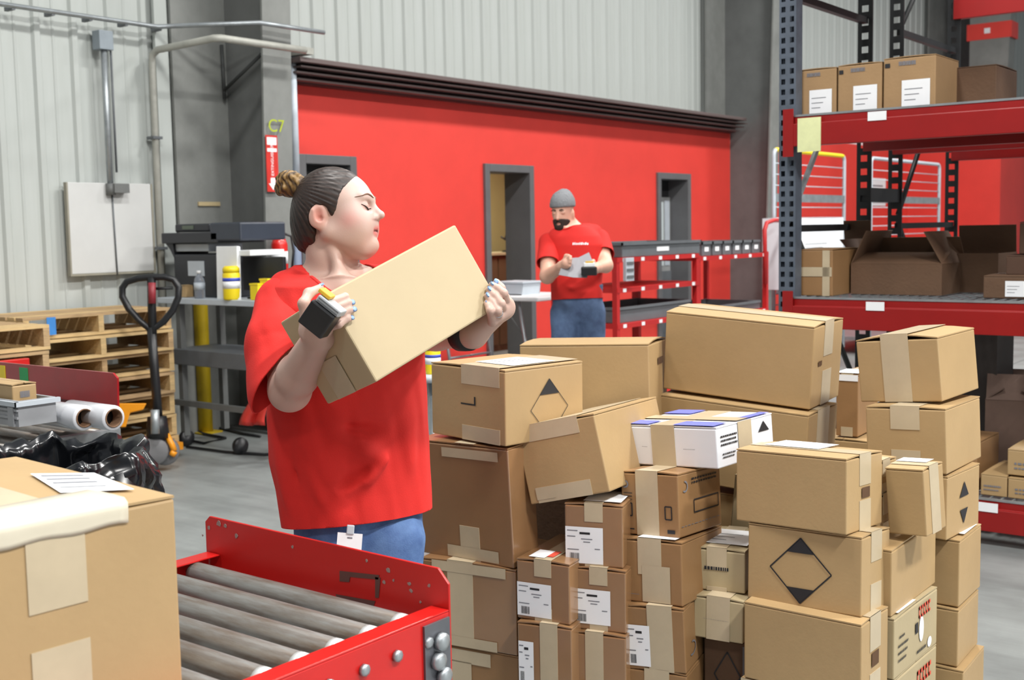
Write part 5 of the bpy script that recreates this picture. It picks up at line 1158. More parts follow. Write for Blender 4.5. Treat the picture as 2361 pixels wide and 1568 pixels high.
# carton() places by its near bottom corner with axes -x (left), +y (back), +z; here e1 = +x, e2 = +y, e3 = +z
hc = HO + HE[0] * HD[0]
Mh = Matrix([[HE[0][i], HE[1][i], HE[2][i]] for i in range(3)])
hb = carton('plain tan box the woman holds tilted up against her chest', (0, 0, 0), 0, HD[0], HD[1], HD[2], corner=False, seam='y', toptape=False, tape=(0, 0), bow=.002, group=None, flaps=False, mt=mat('kraft_card_light', (186, 168, 134), .55, 0, .03, 3.5, bump=.02, bscale=90), marks=(('tape', 'left', .26, .0, .62, .42),))
hb.rotation_euler = Mh.to_euler('XYZ'); hb.location = HO + HE[0] * HD[0] / 2 + HE[1] * HD[1] / 2

# ------------------------------------------------------------------ the woman
DT = 3.0
wbase = P(815, 1200, DT).copy(); wbase[2] = 0
wo = thing('person', 'woman in a red T-shirt with her hair in a bun, lifting a tan box', 'person', wbase)
ta = R(20); Sx = r0 * math.cos(ta) + v0 * math.sin(ta); Fx = -v0 * math.cos(ta) + r0 * math.sin(ta); TA = np.stack([Sx, Fx, zz])
TO = P(800, 950, DT)
def U(y): return (950 - y) * DT / F
# head frame (image pixel units at the head's depth, origin at the ear)
DHd = 2.97; pk = DHd / F; ha = R(7)
hf = CR * math.cos(ha) - VIEW * math.sin(ha); hs = -VIEW * math.cos(ha) - CR * math.sin(ha); hu = CU
HX = np.stack([hf, hs, hu]); EO = P(755, 505, DHd) - hs * 66 * pk * 0
def Hd(f, u, s=0): return EO + (hf * f / math.cos(ha) * 1.0 + hu * u + hs * s) * pk
def head(b):
    e = lambda f, u, s, rf, rs, ru, k=.012, op='+', ax=HX: b.ell(Hd(f, u, s), np.array((rf, rs, ru)) * pk, ax, k * 1.0, op)
    c = lambda p0, p1, a, b_, k=.01, op='+': b.cap(Hd(*p0), Hd(*p1), a * pk, b_ * pk, k, op)
    e(16, 36, 0, 84, 68, 79)                                   # cranium
    e(60, 8, 0, 46, 57, 70, .03)                               # face
    e(66, -22, 0, 46, 52, 58, .03)
    for s in (-1, 1):
        e(66, -24, s * 36, 40, 24, 40, .03)                    # cheeks
        c((18, -38, s * 50), (84, -70, s * 18), 20, 19, .03)   # jaw line
        c((99, 43, s * 8), (90, 46, s * 38), 9, 8, .014)       # brow ridge
    e(98, -62, 0, 22, 25, 19, .015)                             # chin
    e(62, -73, 0, 38, 33, 15, .018)                             # under the chin
    for s in (-1, 1):
        e(104, 26, s * 30, 14, 18, 11, .010, '-')              # eye socket
        e(90, 25, s * 29, 13.5, 17, 12, .004)                    # closed lid over the eyeball
    c((102, 34, 0), (121, 10, 0), 6.2, 8.5, .008); e(124, 7.5, 0, 10, 10, 9, .005)   # nose
    for s in (-1, 1):
        e(113, 1, s * 9, 9, 7, 7.5, .006); e(117, -6.5, s * 7, 4.5, 3.2, 3.5, .003, '-')
    e(107, -14, 0, 10, 18, 10, .012)                           # philtrum mound
    e(109, -22, 0, 8, 19, 5.2, .005); e(107.5, -36, 0, 8.5, 17, 6.2, .005)     # lips
    for s in (-1, 1): c((119, -29, 0), (97, -28.2, s * 21), 2.6, 1.6, .002, '-')   # parted mouth
    for s in (-1, 1):                                          # ears
        t = np.stack([nrm(hf * .95 - hs * s * .25 - hu * .18), nrm(hs * s + hf * .25), nrm(hu + hf * .18)]); t[2] = nrm(np.cross(t[0], t[1])) * (1 if s > 0 else 1)
        t[2] *= np.sign(t[2] @ hu)
        b.ell(Hd(-3, 0, s * 68), np.array((20, 8, 28)) * pk, t, .006); b.ell(Hd(3, -20, s * 66), np.array((10, 6, 12)) * pk, t, .008)
        b.ell(Hd(1, 4, s * 77), np.array((9, 6, 15)) * pk, t, .004, '-'); b.ell(Hd(4, -6, s * 75), np.array((7, 8, 7)) * pk, t, .004, '-')
        b.cap(Hd(-13, 12, s * 73), Hd(-8, -14, s * 72), 3.6 * pk, 3 * pk, .004)
body = Sdf(); head(body)
NB = P(770, 640, 3.0)
body.chain([(Hd(-10, -40), 48 * pk), (Hd(4, -92), 47 * pk), (NB + CR * .002, 60 * pk)], .018)
body.cap(Hd(20, -62, 40), P(792, 660, 2.90), 13 * pk, 11 * pk, .014)                       # neck muscle
body.loft(TO, TA, [(U(640), .0, .0, .09, .08), (U(670), .0, .0, .15, .095), (U(720), .0, 0, .165, .11), (U(820), 0, .02, .16, .12), (U(950), .0, .01, .165, .115), (U(1080), .01, 0, .160, .115), (U(1200), .015, 0, .145, .105)], .05)
body.cap(P(690, 668, 2.98), P(900, 668, 3.03), .045, .045, .05)
RS, RE, RW = P(645, 702, 2.95), P(668, 900, 2.76), P(735, 775, 2.545)
body.chain([(RS, .056), (RE, .047)], .03); body.chain([(RE, .047), (RE + (RW - RE) * .3, .0455), (RW, .031)], .02)
LS, LE, LW = P(940, 705, 3.05), P(962, 762, 3.0), P(1092, 772, 2.82)
body.chain([(LS, .056), (LE, .046)], .03); body.chain([(LE, .046), (LE + (LW - LE) * .35, .044), (LW, .030)], .02)
nails = []
def finger(pts, k=.004):
    body.chain(pts, k)
# her right hand: palm along the lower left end face, fingers bent round the edge onto the broad face
pc = onend(742, 748, .030)
mc = [onend(752, 702, .019), onend(757, 716, .021), onend(762, 733, .021), onend(766, 750, .018)]
body.cap(RW, pc, .030, .024, .02)
for q in mc: body.cap(pc, q, .017, .0125, .015); body.cap(RW + (pc - RW) * .4, q, .018, .0115, .015)
pip = [onend(772, 690, .014), onend(778, 703, .016), onend(786, 720, .016), onend(793, 741, .014)]
tips = [(796, 687), (807, 701), (811, 717), (807, 736)]
for a, b_, (x, y), r_ in zip(mc, pip, tips, (.0088, .0092, .0090, .0080)):
    mid = onface((x + 779) / 2 + 2, y + 1, r_ + .003); tip = onface(x - 3, y, r_ * .9)
    finger([(a, r_ + .0012), (b_, r_ + .0005), (mid, r_), (tip, r_ * .84)]); nails.append((onface(x - 1, y, r_ * 1.72), nrm(tip - mid), -HE[1], r_))
tb_ = [P(708, 742, 2.53), P(700, 700, 2.52), P(712, 676, 2.545), P(738, 664, 2.575)]
finger([(RW * .35 + pc * .65, .017), (tb_[0], .014), (tb_[1], .0115), (tb_[2], .0105), (tb_[3], .0085)], .008)
nails.append((tb_[3] + CU * .0075 - VIEW * .002 + CR * .002, CR * .95 + CU * .25, CU * .8 - VIEW * .6, .008))
# her left hand: palm against the raised right end, fingers over the edge onto the broad face
pl = onright(1136, 724, .036)
body.cap(LW, pl, .029, .026, .02)
ml = [P(1168, 697, 2.775), P(1160, 711, 2.765), P(1150, 727, 2.757), P(1135, 742, 2.75)]
pp_ = [P(1161, 676, 2.715), P(1155, 700, 2.705), P(1147, 716, 2.70), P(1130, 716, 2.69)]
tl = [(1128, 659), (1121, 671), (1117, 685), (1116, 701)]
for q in ml: body.cap(pl, q, .020, .012, .016)
for a, b_, (x, y), r_ in zip(ml, pp_, tl, (.0090, .0094, .0090, .0080)):
    tip = onface(x + 2, y, r_ * .9); finger([(a, r_ + .0015), (b_, r_ + .001), (b_ * .45 + tip * .55 - HE[1] * .002, r_), (tip, r_ * .86)]); nails.append((onface(x + 1, y - 1, r_ * 1.72), nrm(tip - b_), nrm(-HE[1] * .9 + CU * .3), r_))
finger([(pl + CU * .01, .018), (P(1160, 688, 2.80), .014), (P(1153, 665, 2.79), .0115), (P(1145, 651, 2.785), .0085)], .008)
nails.append((P(1144, 649, 2.775), nrm(P(1144, 640, 2.78) - P(1152, 665, 2.78)), -VIEW + CU * .3, .008))
# legs under the jeans
for hx, kx in ((768, 772), (902, 892)):
    h_, k_ = P(hx, 1235, DT), P(kx, 1500, DT); a_ = k_.copy(); a_[2] = .09; a_ += v0 * .03
    body.chain([(h_, .078), (k_, .052), (a_, .036)], .03)
    body.chain([(a_, .034), (a_ + Fx * .12 + Sx * (.02 if hx > 800 else -.02) - zz * .055, .026)], .03)
def skin_col(Q):
    c = np.tile(np.array(lin((194, 162, 149))), (len(Q), 1)); q = (Q - EO) @ HX.T / pk
    def mixin(rgb, w_): nonlocal c; c = c * (1 - w_[:, None]) + np.array(lin(rgb)) * w_[:, None]
    inh = (q[:, 2] > -110) & (q[:, 0] > -40)
    mixin((196, 172, 164), np.clip((q[:, 0] - 20) / 60, 0, 1) * np.clip((q[:, 2] + 60) / 60, 0, 1) * inh * .7)
    mixin((222, 124, 118), .36 * np.exp(-(((q[:, 0] - 68) / 24) ** 2 + ((q[:, 2] + 8) / 20) ** 2)) * (np.abs(q[:, 1]) > 25) * inh)
    mixin((206, 112, 108), .85 * np.clip(1.6 - (((q[:, 0] - 110) / 15) ** 2 + ((q[:, 2] + 29) / 13) ** 2 + (q[:, 1] / 24) ** 2), 0, 1) * (q[:, 0] > 97) * inh)
    mixin((96, 44, 44), .9 * np.clip(1.5 - ((q[:, 2] + 28.8) / 2.6) ** 2, 0, 1) * (np.abs(q[:, 1]) < 21) * (q[:, 0] > 95) * inh)
    mixin((150, 84, 70), .6 * np.exp(-(((q[:, 0] - 2) / 8) ** 2 + ((q[:, 2] - 2) / 12) ** 2)) * (np.abs(q[:, 1]) > 64) * inh)
    mixin((120, 66, 58), .8 * np.exp(-(((q[:, 0] - 117) / 4) ** 2 + ((q[:, 2] + 5) / 3) ** 2)) * (np.abs(q[:, 1]) > 3) * inh)
    mixin((222, 130, 116), .5 * np.exp(-((q[:, 0] / 16) ** 2 + (q[:, 2] / 26) ** 2)) * (np.abs(q[:, 1]) > 62) * inh)
    mixin((214, 150, 138), .5 * np.exp(-(((q[:, 0] - 98) / 10) ** 2 + ((q[:, 2] - 24) / 9) ** 2)) * (np.abs(q[:, 1]) > 12) * inh)
    return c
V, Q = body.mesh(.0026, wbase + np.array([-.75, -.75, -.02]), wbase + np.array([.75, .75, 1.75]))
wb_ = to_obj('body', V, Q, M_skin, wo, wbase, col=skin_col)
# fingernails in pale blue
M_nail = mat('pale_blue_nail', (150, 186, 240), .2, 0, .02, 5, coat=.5)
nm_ = MB().lathe([(0, .0012), (.5, .0009), (.8, .0), (.8, -.001)], n=12).mesh('fingernail', M_nail)
for c_, d_, n_, r_ in nails:
    n_ = nrm(n_ - d_ * (n_ @ d_)); s_ = np.cross(n_, d_); o = link('fingernail', nm_, wo)
    o.matrix_local = Matrix.Translation(c_ - wbase) @ Matrix([[s_[i] * r_ * .85, d_[i] * r_ * 1.15, n_[i], 0] for i in range(3)] + [[0, 0, 0, 1]])
# wedding ring, wrist band
rg = MB().tube([(.0105 * math.cos(a), .0105 * math.sin(a), 0) for a in np.linspace(0, 6.283, 17)[:-1]], .0016, 6, closed=True)
ro = rg.build('ring', mat('silver', (220, 220, 224), .2, 1.0), wo); d_ = nrm(pp_[2] - ml[2]); c_ = ml[2] * .5 + pp_[2] * .5
ro.matrix_local = Matrix.Translation(c_ - wbase) @ Vector(d_).to_track_quat('Z', 'Y').to_matrix().to_4x4()
bd_ = nrm(LW - LE); bc0, bc1 = LW - bd_ * .050, LW - bd_ * .012
wbm = MB(); wbm.tube([bc0 - wbase, (bc0 + bc1) / 2 - wbase, bc1 - wbase], [.0425, .0415, .0395], 28)
wbm.build('wrist_band', mat('black_band', (22, 22, 25), .6), wo)
# eyebrow and lashes, one of each side
M_brow = mat('brow_brown', (124, 92, 78), .85)
for s in (-1, 1):
    def surf(f, u, sd):    # drop a point onto the face
        a_ = Hd(f + 25, u, sd); st = -hf * .0004
        for _ in range(160):
            if body.ev(a_[None])[0] < .0006: break
            a_ = a_ + st
        return a_
    def dense(L): a_ = np.array(L, float); t = np.linspace(0, len(a_) - 1, 14); return list(zip(np.interp(t, range(len(a_)), a_[:, 0]), np.interp(t, range(len(a_)), a_[:, 1])))
    def rad(L): return list(np.interp(np.linspace(0, len(L) - 1, 14), range(len(L)), L))
    pts = [surf(100, u, s * x) - wbase for u, x in dense(((46, 11), (50.5, 20), (53, 30), (50, 42), (43, 54)))]
    MB().tube(pts, rad([.0016, .0027, .0026, .0018, .0006]), 6).build('eyebrow', M_brow, wo)
    pts = [surf(100, u, s * x) - wbase for u, x in dense(((21, 14), (18, 21), (18.5, 30), (22, 39), (27.5, 48)))]
    MB().tube(pts, rad([.0014, .0021, .0022, .0018, .0008]), 6).build('eyelashes', mat('lash_dark', (48, 34, 32), .7), wo)
# hair: cap with combed strands, sideburn, nape, bun
hair = Sdf()
hair.ell(Hd(10, 36), np.array((89, 73, 84)) * pk, HX, .01)
hair.ell(Hd(-26, -14), np.array((56, 62, 62)) * pk, HX, .04)
hair.cap(Hd(-36, -40), Hd(-48, -52), 34 * pk, 20 * pk, .04)
n1 = nrm(hf * .96 - hu * .30)      # front hairline plane, leaning back over the forehead
hair.plane(Hd(47, 20), nrm(hf * 1.0 - hu * .42), .012)
cutb = Sdf()
# skin shows in front of the ear below the temple: carve face region
hair.ell(Hd(40, -42), np.array((62, 95, 62)) * pk, HX, .012, '-')
hair.ell(Hd(83, 28), np.array((50, 95, 54)) * pk, HX, .012, '-')
hair.ell(Hd(2, -6, 68), np.array((25, 26, 30)) * pk, HX, .008, '-'); hair.ell(Hd(2, -6, -68), np.array((25, 26, 30)) * pk, HX, .008, '-')
for s in (-1, 1): hair.cap(Hd(24, 28, s * 60), Hd(29, 2, s * 59), 7 * pk, 3 * pk, .012)
bunc = Hd(-88, 82)
def strands(Pn):
    q = (Pn - bunc) / pk; r_ = np.linalg.norm(q, axis=1) + 1e-6; qh = q @ HX.T
    a_ = np.arctan2(qh[:, 1], qh[:, 2] + .4 * qh[:, 0]); b2 = np.arctan2(qh[:, 0], qh[:, 2])
    w1 = np.sin(b2 * 62 + 4 * np.sin(qh[:, 1] * .08)) * .5 + np.sin(b2 * 131 + qh[:, 1] * .22) * .3 + np.sin(a_ * 47) * .35
    return .0011 * w1 * np.clip(-((Pn - Hd(47, 20)) @ nrm(hf * 1.0 - hu * .42)) / pk / 26, 0, 1)
hair.disp = strands
V, Q = hair.mesh(.0028, EO - .2, EO + .2)
def hair_col(X):
    q = (X - bunc) / pk; qh = q @ HX.T; b2 = np.arctan2(qh[:, 0], qh[:, 2]); w_ = .5 + .3 * np.sin(b2 * 55 + qh[:, 1] * .1) + .2 * np.sin(b2 * 120)
    c0_, c1_ = np.array(lin((24, 18, 17))), np.array(lin((58, 43, 37))); return c0_ + (c1_ - c0_) * np.clip(w_, 0, 1)[:, None]
M_hair = col_mat('brown_hair', .5)
to_obj('hair', V, Q, M_hair, wo, wbase, col=hair_col)
bun = Sdf(); bun.ell(bunc, np.array((33, 31, 30)) * pk, np.stack([nrm(hf + hu * .35), hs, nrm(hu - hf * .35)]), .01); bun.cap(bunc, Hd(-58, 72), 25 * pk, 24 * pk, .01)
for i in range(7):
    a0 = i * .9; ring = []
    for t in np.linspace(0, 2.6, 7):
        v_ = np.array((math.cos(a0 + t) * 27, math.sin(a0 + t * .8) * 26, (math.sin(a0 * 2 + t) * 24))); v_ *= 31 / (np.linalg.norm(v_) + 1e-6); ring.append((bunc + (hf * v_[0] + hs * v_[1] + hu * v_[2]) * pk, 7 * pk))
    bun.chain(ring, .003)
bun.disp = lambda X: .0012 * np.sin(((X - bunc) @ hf) / pk * .9 + 2.5 * np.sin(((X - bunc) @ hu) / pk * .12) + ((X - bunc) @ hs) / pk * .35)
V, Q = bun.mesh(.0026, bunc - .07, bunc + .07)
def bun_col(X):
    q = (X - bunc) / pk; t = .5 + .5 * np.sin(q @ hf * .45 + 2.5 * np.sin(q @ hu * .12) + q @ hs * .35); c0_, c1_ = np.array(lin((60, 42, 26))), np.array(lin((146, 114, 66))); return c0_ + (c1_ - c0_) * t[:, None]
to_obj('hair_bun', V, Q, M_hair, wo, wbase, col=bun_col)['label'] = 'lighter brown hair bun'
# T-shirt
sh_t = Sdf()
kn = [(U(630), .0, -.005, .10, .09), (U(655), .0, 0, .165, .108), (U(700), .0, .0, .192, .13), (U(800), .005, .015, .196, .147), (U(950), .0, .02, .204, .150), (U(1050), .004, .015, .203, .146), (U(1120), .012, .01, .198, .143), (U(1260), .022, .005, .192, .140)]
sh_t.loft(TO, TA, kn, .05)
sh_t.cap(P(672, 672, 2.985), P(925, 672, 3.04), .058, .058, .06)
tors = Sdf(); tors.ops = list(sh_t.ops)
SE = P(655, 905, 2.785); slR = Sdf(); slR.chain([(P(652, 704, 2.96), .070), (P(647, 790, 2.875), .081), (SE, .086)], .035)
SL_ = LS + (LE - LS) * .85; slL = Sdf(); slL.chain([(LS, .070), (LE, .078)], .035)
rw_ = waves(3, 7, .16, (1, 1, .55)); rw2 = waves(8, 6, .07, (1, 1, .5))
folds = []
def fold(x0_, y0_, x1_, y1_, w_, a_, d=2.86): folds.append((P(x0_, y0_, d), P(x1_, y1_, d), w_, a_ * 2.1))
# drapes falling from under the raised arm and across the belly
fold(690, 930, 770, 1120, .022, -.013); fold(720, 960, 905, 1010, .020, .010); fold(760, 1020, 900, 1060, .022, -.010); fold(800, 1150, 940, 1020, .020, -.011); fold(770, 1130, 860, 1080, .015, .008)
fold(650, 960, 668, 1180, .016, -.010, 2.9); fold(668, 950, 690, 1120, .013, .010, 2.88); fold(925, 900, 960, 1120, .022, -.008, 2.92); fold(715, 1060, 745, 1170, .014, -.007); fold(690, 1000, 720, 1080, .012, .007); fold(840, 1110, 800, 1190, .014, .006)
fold(690, 660, 640, 780, .012, -.008, 2.88); fold(665, 700, 690, 780, .011, .008, 2.87); fold(680, 690, 720, 760, .010, -.007, 2.86); fold(640, 700, 630, 800, .013, -.006, 2.86)
fold(600, 830, 655, 815, .012, -.007, 2.78); fold(600, 860, 650, 840, .010, .006, 2.77); fold(600, 780, 660, 770, .013, .005, 2.80); fold(590, 885, 640, 860, .009, -.005, 2.76)
def tee_disp(X):
    d = .0065 * rw_(X) + .0028 * rw2(X)
    for a, b_, w_, am in folds: d = d + bump_line(X, a, b_, w_, am)
    return d
sh_t.disp = tee_disp; slR.disp = tee_disp; slL.disp = tee_disp
V, Q = sh_t.mesh(.0042, wbase + np.array([-.6, -.6, .5]), wbase + np.array([.6, .6, 1.6]))
tdist = lambda c_: tors.ev(c_[None])[0]
h0, h1 = P(640, 1216, 2.97), P(992, 1183, 2.97); hn = nrm(np.cross(h1 - h0, VIEW)); hn = hn * -np.sign(hn[2])
cuffR = P(640, 850, 2.80); cuffL = SL_
neck_o = P(772, 634, 2.93); nn = nrm(zz * .80 + Fx * .50 + CR * .28)
near_neck = lambda c_: np.linalg.norm(c_ - P(775, 625, 2.98)) < .17
tee = to_obj('tshirt', V, Q, M_tee, wo, wbase, cut=[(h0, hn, lambda c_: c_[2] < wbase[2] + 1.0)], thick=.003)
cuffR = P(651, 852, 2.80)
for sdf_, co_, cn_ in ((slR, cuffR, nrm(CR * .84 - CU * .52 - VIEW * .20)), (slL, SL_, nrm(LE - LS))):
    V, Q = sdf_.mesh(.0042, wbase + np.array([-.6, -.6, .7]), wbase + np.array([.6, .6, 1.6])); to_obj('sleeve', V, Q, M_tee, wo, wbase, cut=[(co_, cn_, lambda c_: True)], thick=.003)
# round neck opening: faces inside a tilted cylinder removed, the edge snapped onto it, then a ribbed collar along it
def neck_open(ob, base, o, ax_, ra, rb, dirf, far=.2):
    ax_ = nrm(ax_); e1 = nrm(dirf - ax_ * (dirf @ ax_)); e2 = np.cross(ax_, e1)
    bm = bmesh.new(); bm.from_mesh(ob.data)
    def uv(v): q = np.array(v.co) + base - o; return q @ e2 / ra, q @ e1 / rb, q @ ax_
    kill = []
    for v in bm.verts:
        a_, b_, h_ = uv(v)
        if abs(h_) < far and a_ * a_ + b_ * b_ < 1: kill.append(v)
    bmesh.ops.delete(bm, geom=kill, context='VERTS')
    bv = [v for v in bm.verts if v.is_boundary and abs(uv(v)[2]) < far and uv(v)[0] ** 2 + uv(v)[1] ** 2 < 1.3]
    loop_ = []
    for v in bv:
        a_, b_, h_ = uv(v); r_ = math.hypot(a_, b_); q = np.array(v.co) + base + e2 * ra * (a_ / r_ - a_) + e1 * rb * (b_ / r_ - b_); v.co = Vector(q - base); loop_.append((math.atan2(b_, a_), tuple(v.co)))
    bm.to_mesh(ob.data); bm.free(); loop_.sort(); L_ = np.array([p_ for _, p_ in loop_])
    ang = np.array([a_ for a_, _ in loop_]); n = 48; th = np.linspace(-math.pi, math.pi, n + 1)[:-1]
    Lr = np.stack([np.interp(th, np.concatenate([ang - 2 * math.pi, ang, ang + 2 * math.pi]), np.tile(L_[:, i], 3)) for i in range(3)], 1)
    for _ in range(3): Lr = (np.roll(Lr, 1, 0) + 2 * Lr + np.roll(Lr, -1, 0)) / 4
    return Lr
nc = P(781, 612, 2.97)
Lr = neck_open(tee, wbase, nc + Fx * .018 - zz * .012, zz * .76 + Fx * .60 + CR * .08, .086, .124, Fx)
MB().tube([tuple(q) for q in Lr], .0052, 8, closed=True).build('collar', M_tee, wo)
# jeans
je = Sdf(); je.loft(TO, TA, [(U(1290), .02, 0, .158, .118), (U(1230), .022, 0, .165, .122), (U(1120), .018, 0, .172, .124)], .03)
for hx, kx in ((768, 772), (902, 892)):
    h_, k_ = P(hx, 1245, DT), P(kx, 1500, DT); a_ = k_.copy(); a_[2] = .05; a_ += v0 * .03
    je.chain([(h_, .088), (k_, .066), (a_, .055)], .02)
jw = waves(5, 6, .10, (1, 1, .8)); je.disp = lambda X: .0028 * jw(X) + bump_line(X, P(855, 1225, 2.86), P(800, 1262, 2.86), .02, .012) + bump_line(X, P(862, 1230, 2.86), P(868, 1300, 2.86), .016, .012) + bump_line(X, P(880, 1240, 2.86), P(955, 1215, 2.88), .018, -.006)
V, Q = je.mesh(.0055, wbase + np.array([-.5, -.5, 0]), wbase + np.array([.5, .5, .95]))
to_obj('jeans', V, Q, M_jean, wo, wbase, cut=[(wbase + zz * .045, -zz, lambda c_: c_[2] < .2)], thick=.003)
for hx, kx in ((768, 772), (902, 892)):
    a_ = P(kx, 1500, DT); a_[2] = .0; a_ += v0 * .03; sd = Sx * (.03 if hx > 800 else -.03)
    so = Sdf(); so.cap(a_ + zz * .05 - Fx * .03, a_ + Fx * .15 + sd + zz * .036, .047, .038, .02); so.cap(a_ + zz * .055, a_ + zz * .10, .05, .052, .02); so.plane(a_ + zz * .002, -zz)
    V, Q = so.mesh(.006, a_ - np.array([.25, .25, .02]), a_ + np.array([.25, .25, .2])); to_obj('shoe', V, Q, M_shoe, wo, wbase)
# badge clipped to her waistband
bc_ = P(808, 1222, 2.845); bg_ = MB()
bxx = nrm(CR * .97 + VIEW * .15 - CU * .10); bzz = nrm(CU + CR * .08); byy = np.cross(bzz, bxx)
BM = Matrix([[bxx[i], byy[i], bzz[i], (bc_ - wbase)[i]] for i in range(3)] + [[0, 0, 0, 1]])
MB().box((-.030, -.002, -.095), (.030, .001, -.008), BM).build('name_badge', M_paper, wo)
bg_ = MB(); bg_.box((-.020, -.003, -.062), (.020, -.0022, -.057), BM).box((-.020, -.003, -.070), (.020, -.0022, -.066), BM).box((-.020, -.003, -.078), (.016, -.0022, -.074), BM).box((-.006, -.003, -.020), (.006, -.0022, -.017), BM); bg_.build('badge_print', M_greyink, wo)
MB().box((-.009, -.006, -.010), (.009, .004, .012), BM).build('badge_clip', M_lightgrey, wo, bevel=.002)
# hand scanner strapped on her right hand
so_ = P(735, 733, 2.44); ang = R(-38)
sx_ = nrm(CR * math.cos(ang) + CU * math.sin(ang) - VIEW * .12); sy_ = nrm(-CR * math.sin(ang) + CU * math.cos(ang) - VIEW * .25); sy_ = nrm(sy_ - sx_ * (sy_ @ sx_)); sz_ = np.cross(sx_, sy_)
sc_ = thing('hand_scanner', 'black strapped hand scanner on the back of the woman\'s right hand', 'scanner', so_); sc_.rotation_euler = Matrix([[sx_[i], sy_[i], sz_[i]] for i in range(3)]).to_euler()
MB().box((-.031, -.032, -.030), (.031, .026, .012)).build('scanner_body', M_black, sc_, bevel=.004)
MB().box((-.026, .0265, -.03), (.034, .042, .006)).build('top_cover', mat('scanner_grey', (176, 180, 184), .4), sc_, bevel=.003)
MB().box((-.034, .043, -.028), (-.004, .052, .000)).build('amber_trigger', mat('amber', (238, 190, 60), .4), sc_, bevel=.002)
for y_ in (.030, .036): MB().box((-.022, y_, .006), (.030, y_ + .002, .0072)).build('grip_line', M_trayg, sc_)

# ------------------------------------------------------------------ the man in the background
DM = 7.15; mk = DM / F
mb0 = P(1332, 700, DM).copy(); mb0[2] = 0
mo_ = thing('person', 'bearded man in a grey beanie and red T-shirt reading a sheet', 'person', mb0)
Fm = nrm(-v0 * .95 - r0 * .30); Sm = np.cross(Fm, zz) * -1; Sm = nrm(np.cross(zz, Fm)); TM = np.stack([Sm, Fm, zz])   # Sm: his left
def Pm(x, y, dd=0): return P(x, y, DM + dd)
man = Sdf()
mf = nrm(-VIEW * .86 - CR * .42 - CU * .22); ms = nrm(np.cross(CU, mf)); mu = np.cross(mf, ms); MX = np.stack([mf, ms, mu])
HC = Pm(1298, 487)
HK = .82
def Hm(f, s, u): return HC + (mf * f + ms * s + mu * u) * HK
def mell(c, r, ax, k=.02, op='+'): man.ell(c, np.array(r) * HK, ax, k * HK, op)
mell(Hm(0, 0, .03), (.098, .077, .105), MX, .01); mell(Hm(.03, 0, -.05), (.072, .062, .085), MX, .03)
mell(Hm(.075, 0, -.105), (.028, .03, .026), MX, .03); man.cap(Hm(.095, 0, .0), Hm(.113, 0, -.04), .0066, .0105, .01)
for s_ in (-1, 1):
    mell(Hm(.10, s_ * .034, -.002), (.018, .018, .012), MX, .012, '-'); mell(Hm(.082, s_ * .033, -.002), (.016, .018, .013), MX, .005); mell(Hm(0, s_ * .078, -.02), (.018, .010, .032), MX, .006)
man.cap(Hm(.100, -.02, -.078), Hm(.100, .02, -.078), .003, .003, .003, '-'); mell(Hm(.09, 0, -.072), (.012, .022, .007), MX, .006); mell(Hm(.088, 0, -.086), (.012, .02, .008), MX, .006)
man.chain([(Hm(-.02, 0, -.06), .050), (Pm(1320, 530, .03), .062)], .03)
mT = Pm(1328, 600)
def Um(y): return (600 - y) * mk
man.loft(mT, TM, [(Um(528), 0, -.01, .10, .07), (Um(560), 0, 0, .165, .095), (Um(600), 0, 0, .16, .105), (Um(650), .0, 0, .135, .095), (Um(700), .005, 0, .13, .09)], .05)
sR, eR, wR = Pm(1266, 560, .02), Pm(1262, 637, -.14), Pm(1296, 614, -.30)
sL, eL, wL = Pm(1382, 552, .05), Pm(1396, 612, -.10), Pm(1374, 618, -.28)
for a_, b_, c_ in ((sR, eR, wR), (sL, eL, wL)):
    man.cap(a_, b_, .052, .043, .03); man.cap(b_, c_, .043, .029, .02)
def mhand(wr, dirn, side, up_):
    pc_ = wr + dirn * .055; man.cap(wr, pc_, .028, .030, .02)
    for i in range(4):
        q = pc_ + up_ * (.024 - .016 * i); l_ = (.040, .045, .041, .032)[i]
        man.chain([(q, .0105), (q + dirn * l_, .0095), (q + dirn * (l_ + .012) + side * .026, .0085)], .004)
    man.chain([(wr + dirn * .02 + up_ * .02, .013), (wr + dirn * .05 + up_ * .045 + side * .012, .011), (wr + dirn * .082 + up_ * .038 + side * .02, .009)], .008)
mhand(wR, nrm(wR - eR), nrm(VIEW), CU); mhand(wL, nrm(wL - eL), nrm(VIEW), CU)
for hx, kx in ((1308, 1304), (1358, 1362)):
    h_ = Pm(hx, 715); k_ = Pm(kx, 880); a_ = k_.copy(); a_[2] = .09; man.chain([(h_, .068), (k_, .055), (a_, .038)], .03); man.cap(a_, a_ + Fm * .12 - zz * .056, .032, .022, .03)
def mcol(Q):
    c = np.tile(np.array(lin((222, 172, 150))), (len(Q), 1)); q = (Q - HC) @ MX.T / HK
    lip = np.clip(1.5 - ((q[:, 0] - .095) / .016) ** 2 - ((q[:, 2] + .079) / .012) ** 2 - (q[:, 1] / .024) ** 2, 0, 1)
    return c * (1 - .6 * lip[:, None]) + np.array(lin((176, 96, 88))) * .6 * lip[:, None]
V, Q = man.mesh(.006, mb0 - np.array([.6, .6, .02]), mb0 + np.array([.6, .6, 1.85])); to_obj('body', V, Q, M_skin, mo_, mb0, col=mcol)
be = Sdf(); be.ell(Hm(-.004, 0, .045), np.array((.112, .092, .104)) * HK, MX, .01); be.cap(Hm(-.03, 0, .09), Hm(-.05, 0, .11), .05, .037, .04); be.plane(Hm(.06, 0, .035), nrm(-mu + mf * .10), .008)
be.disp = lambda X: .0016 * np.sin(np.arctan2((X - HC) @ ms, (X - HC) @ mf) * 52)
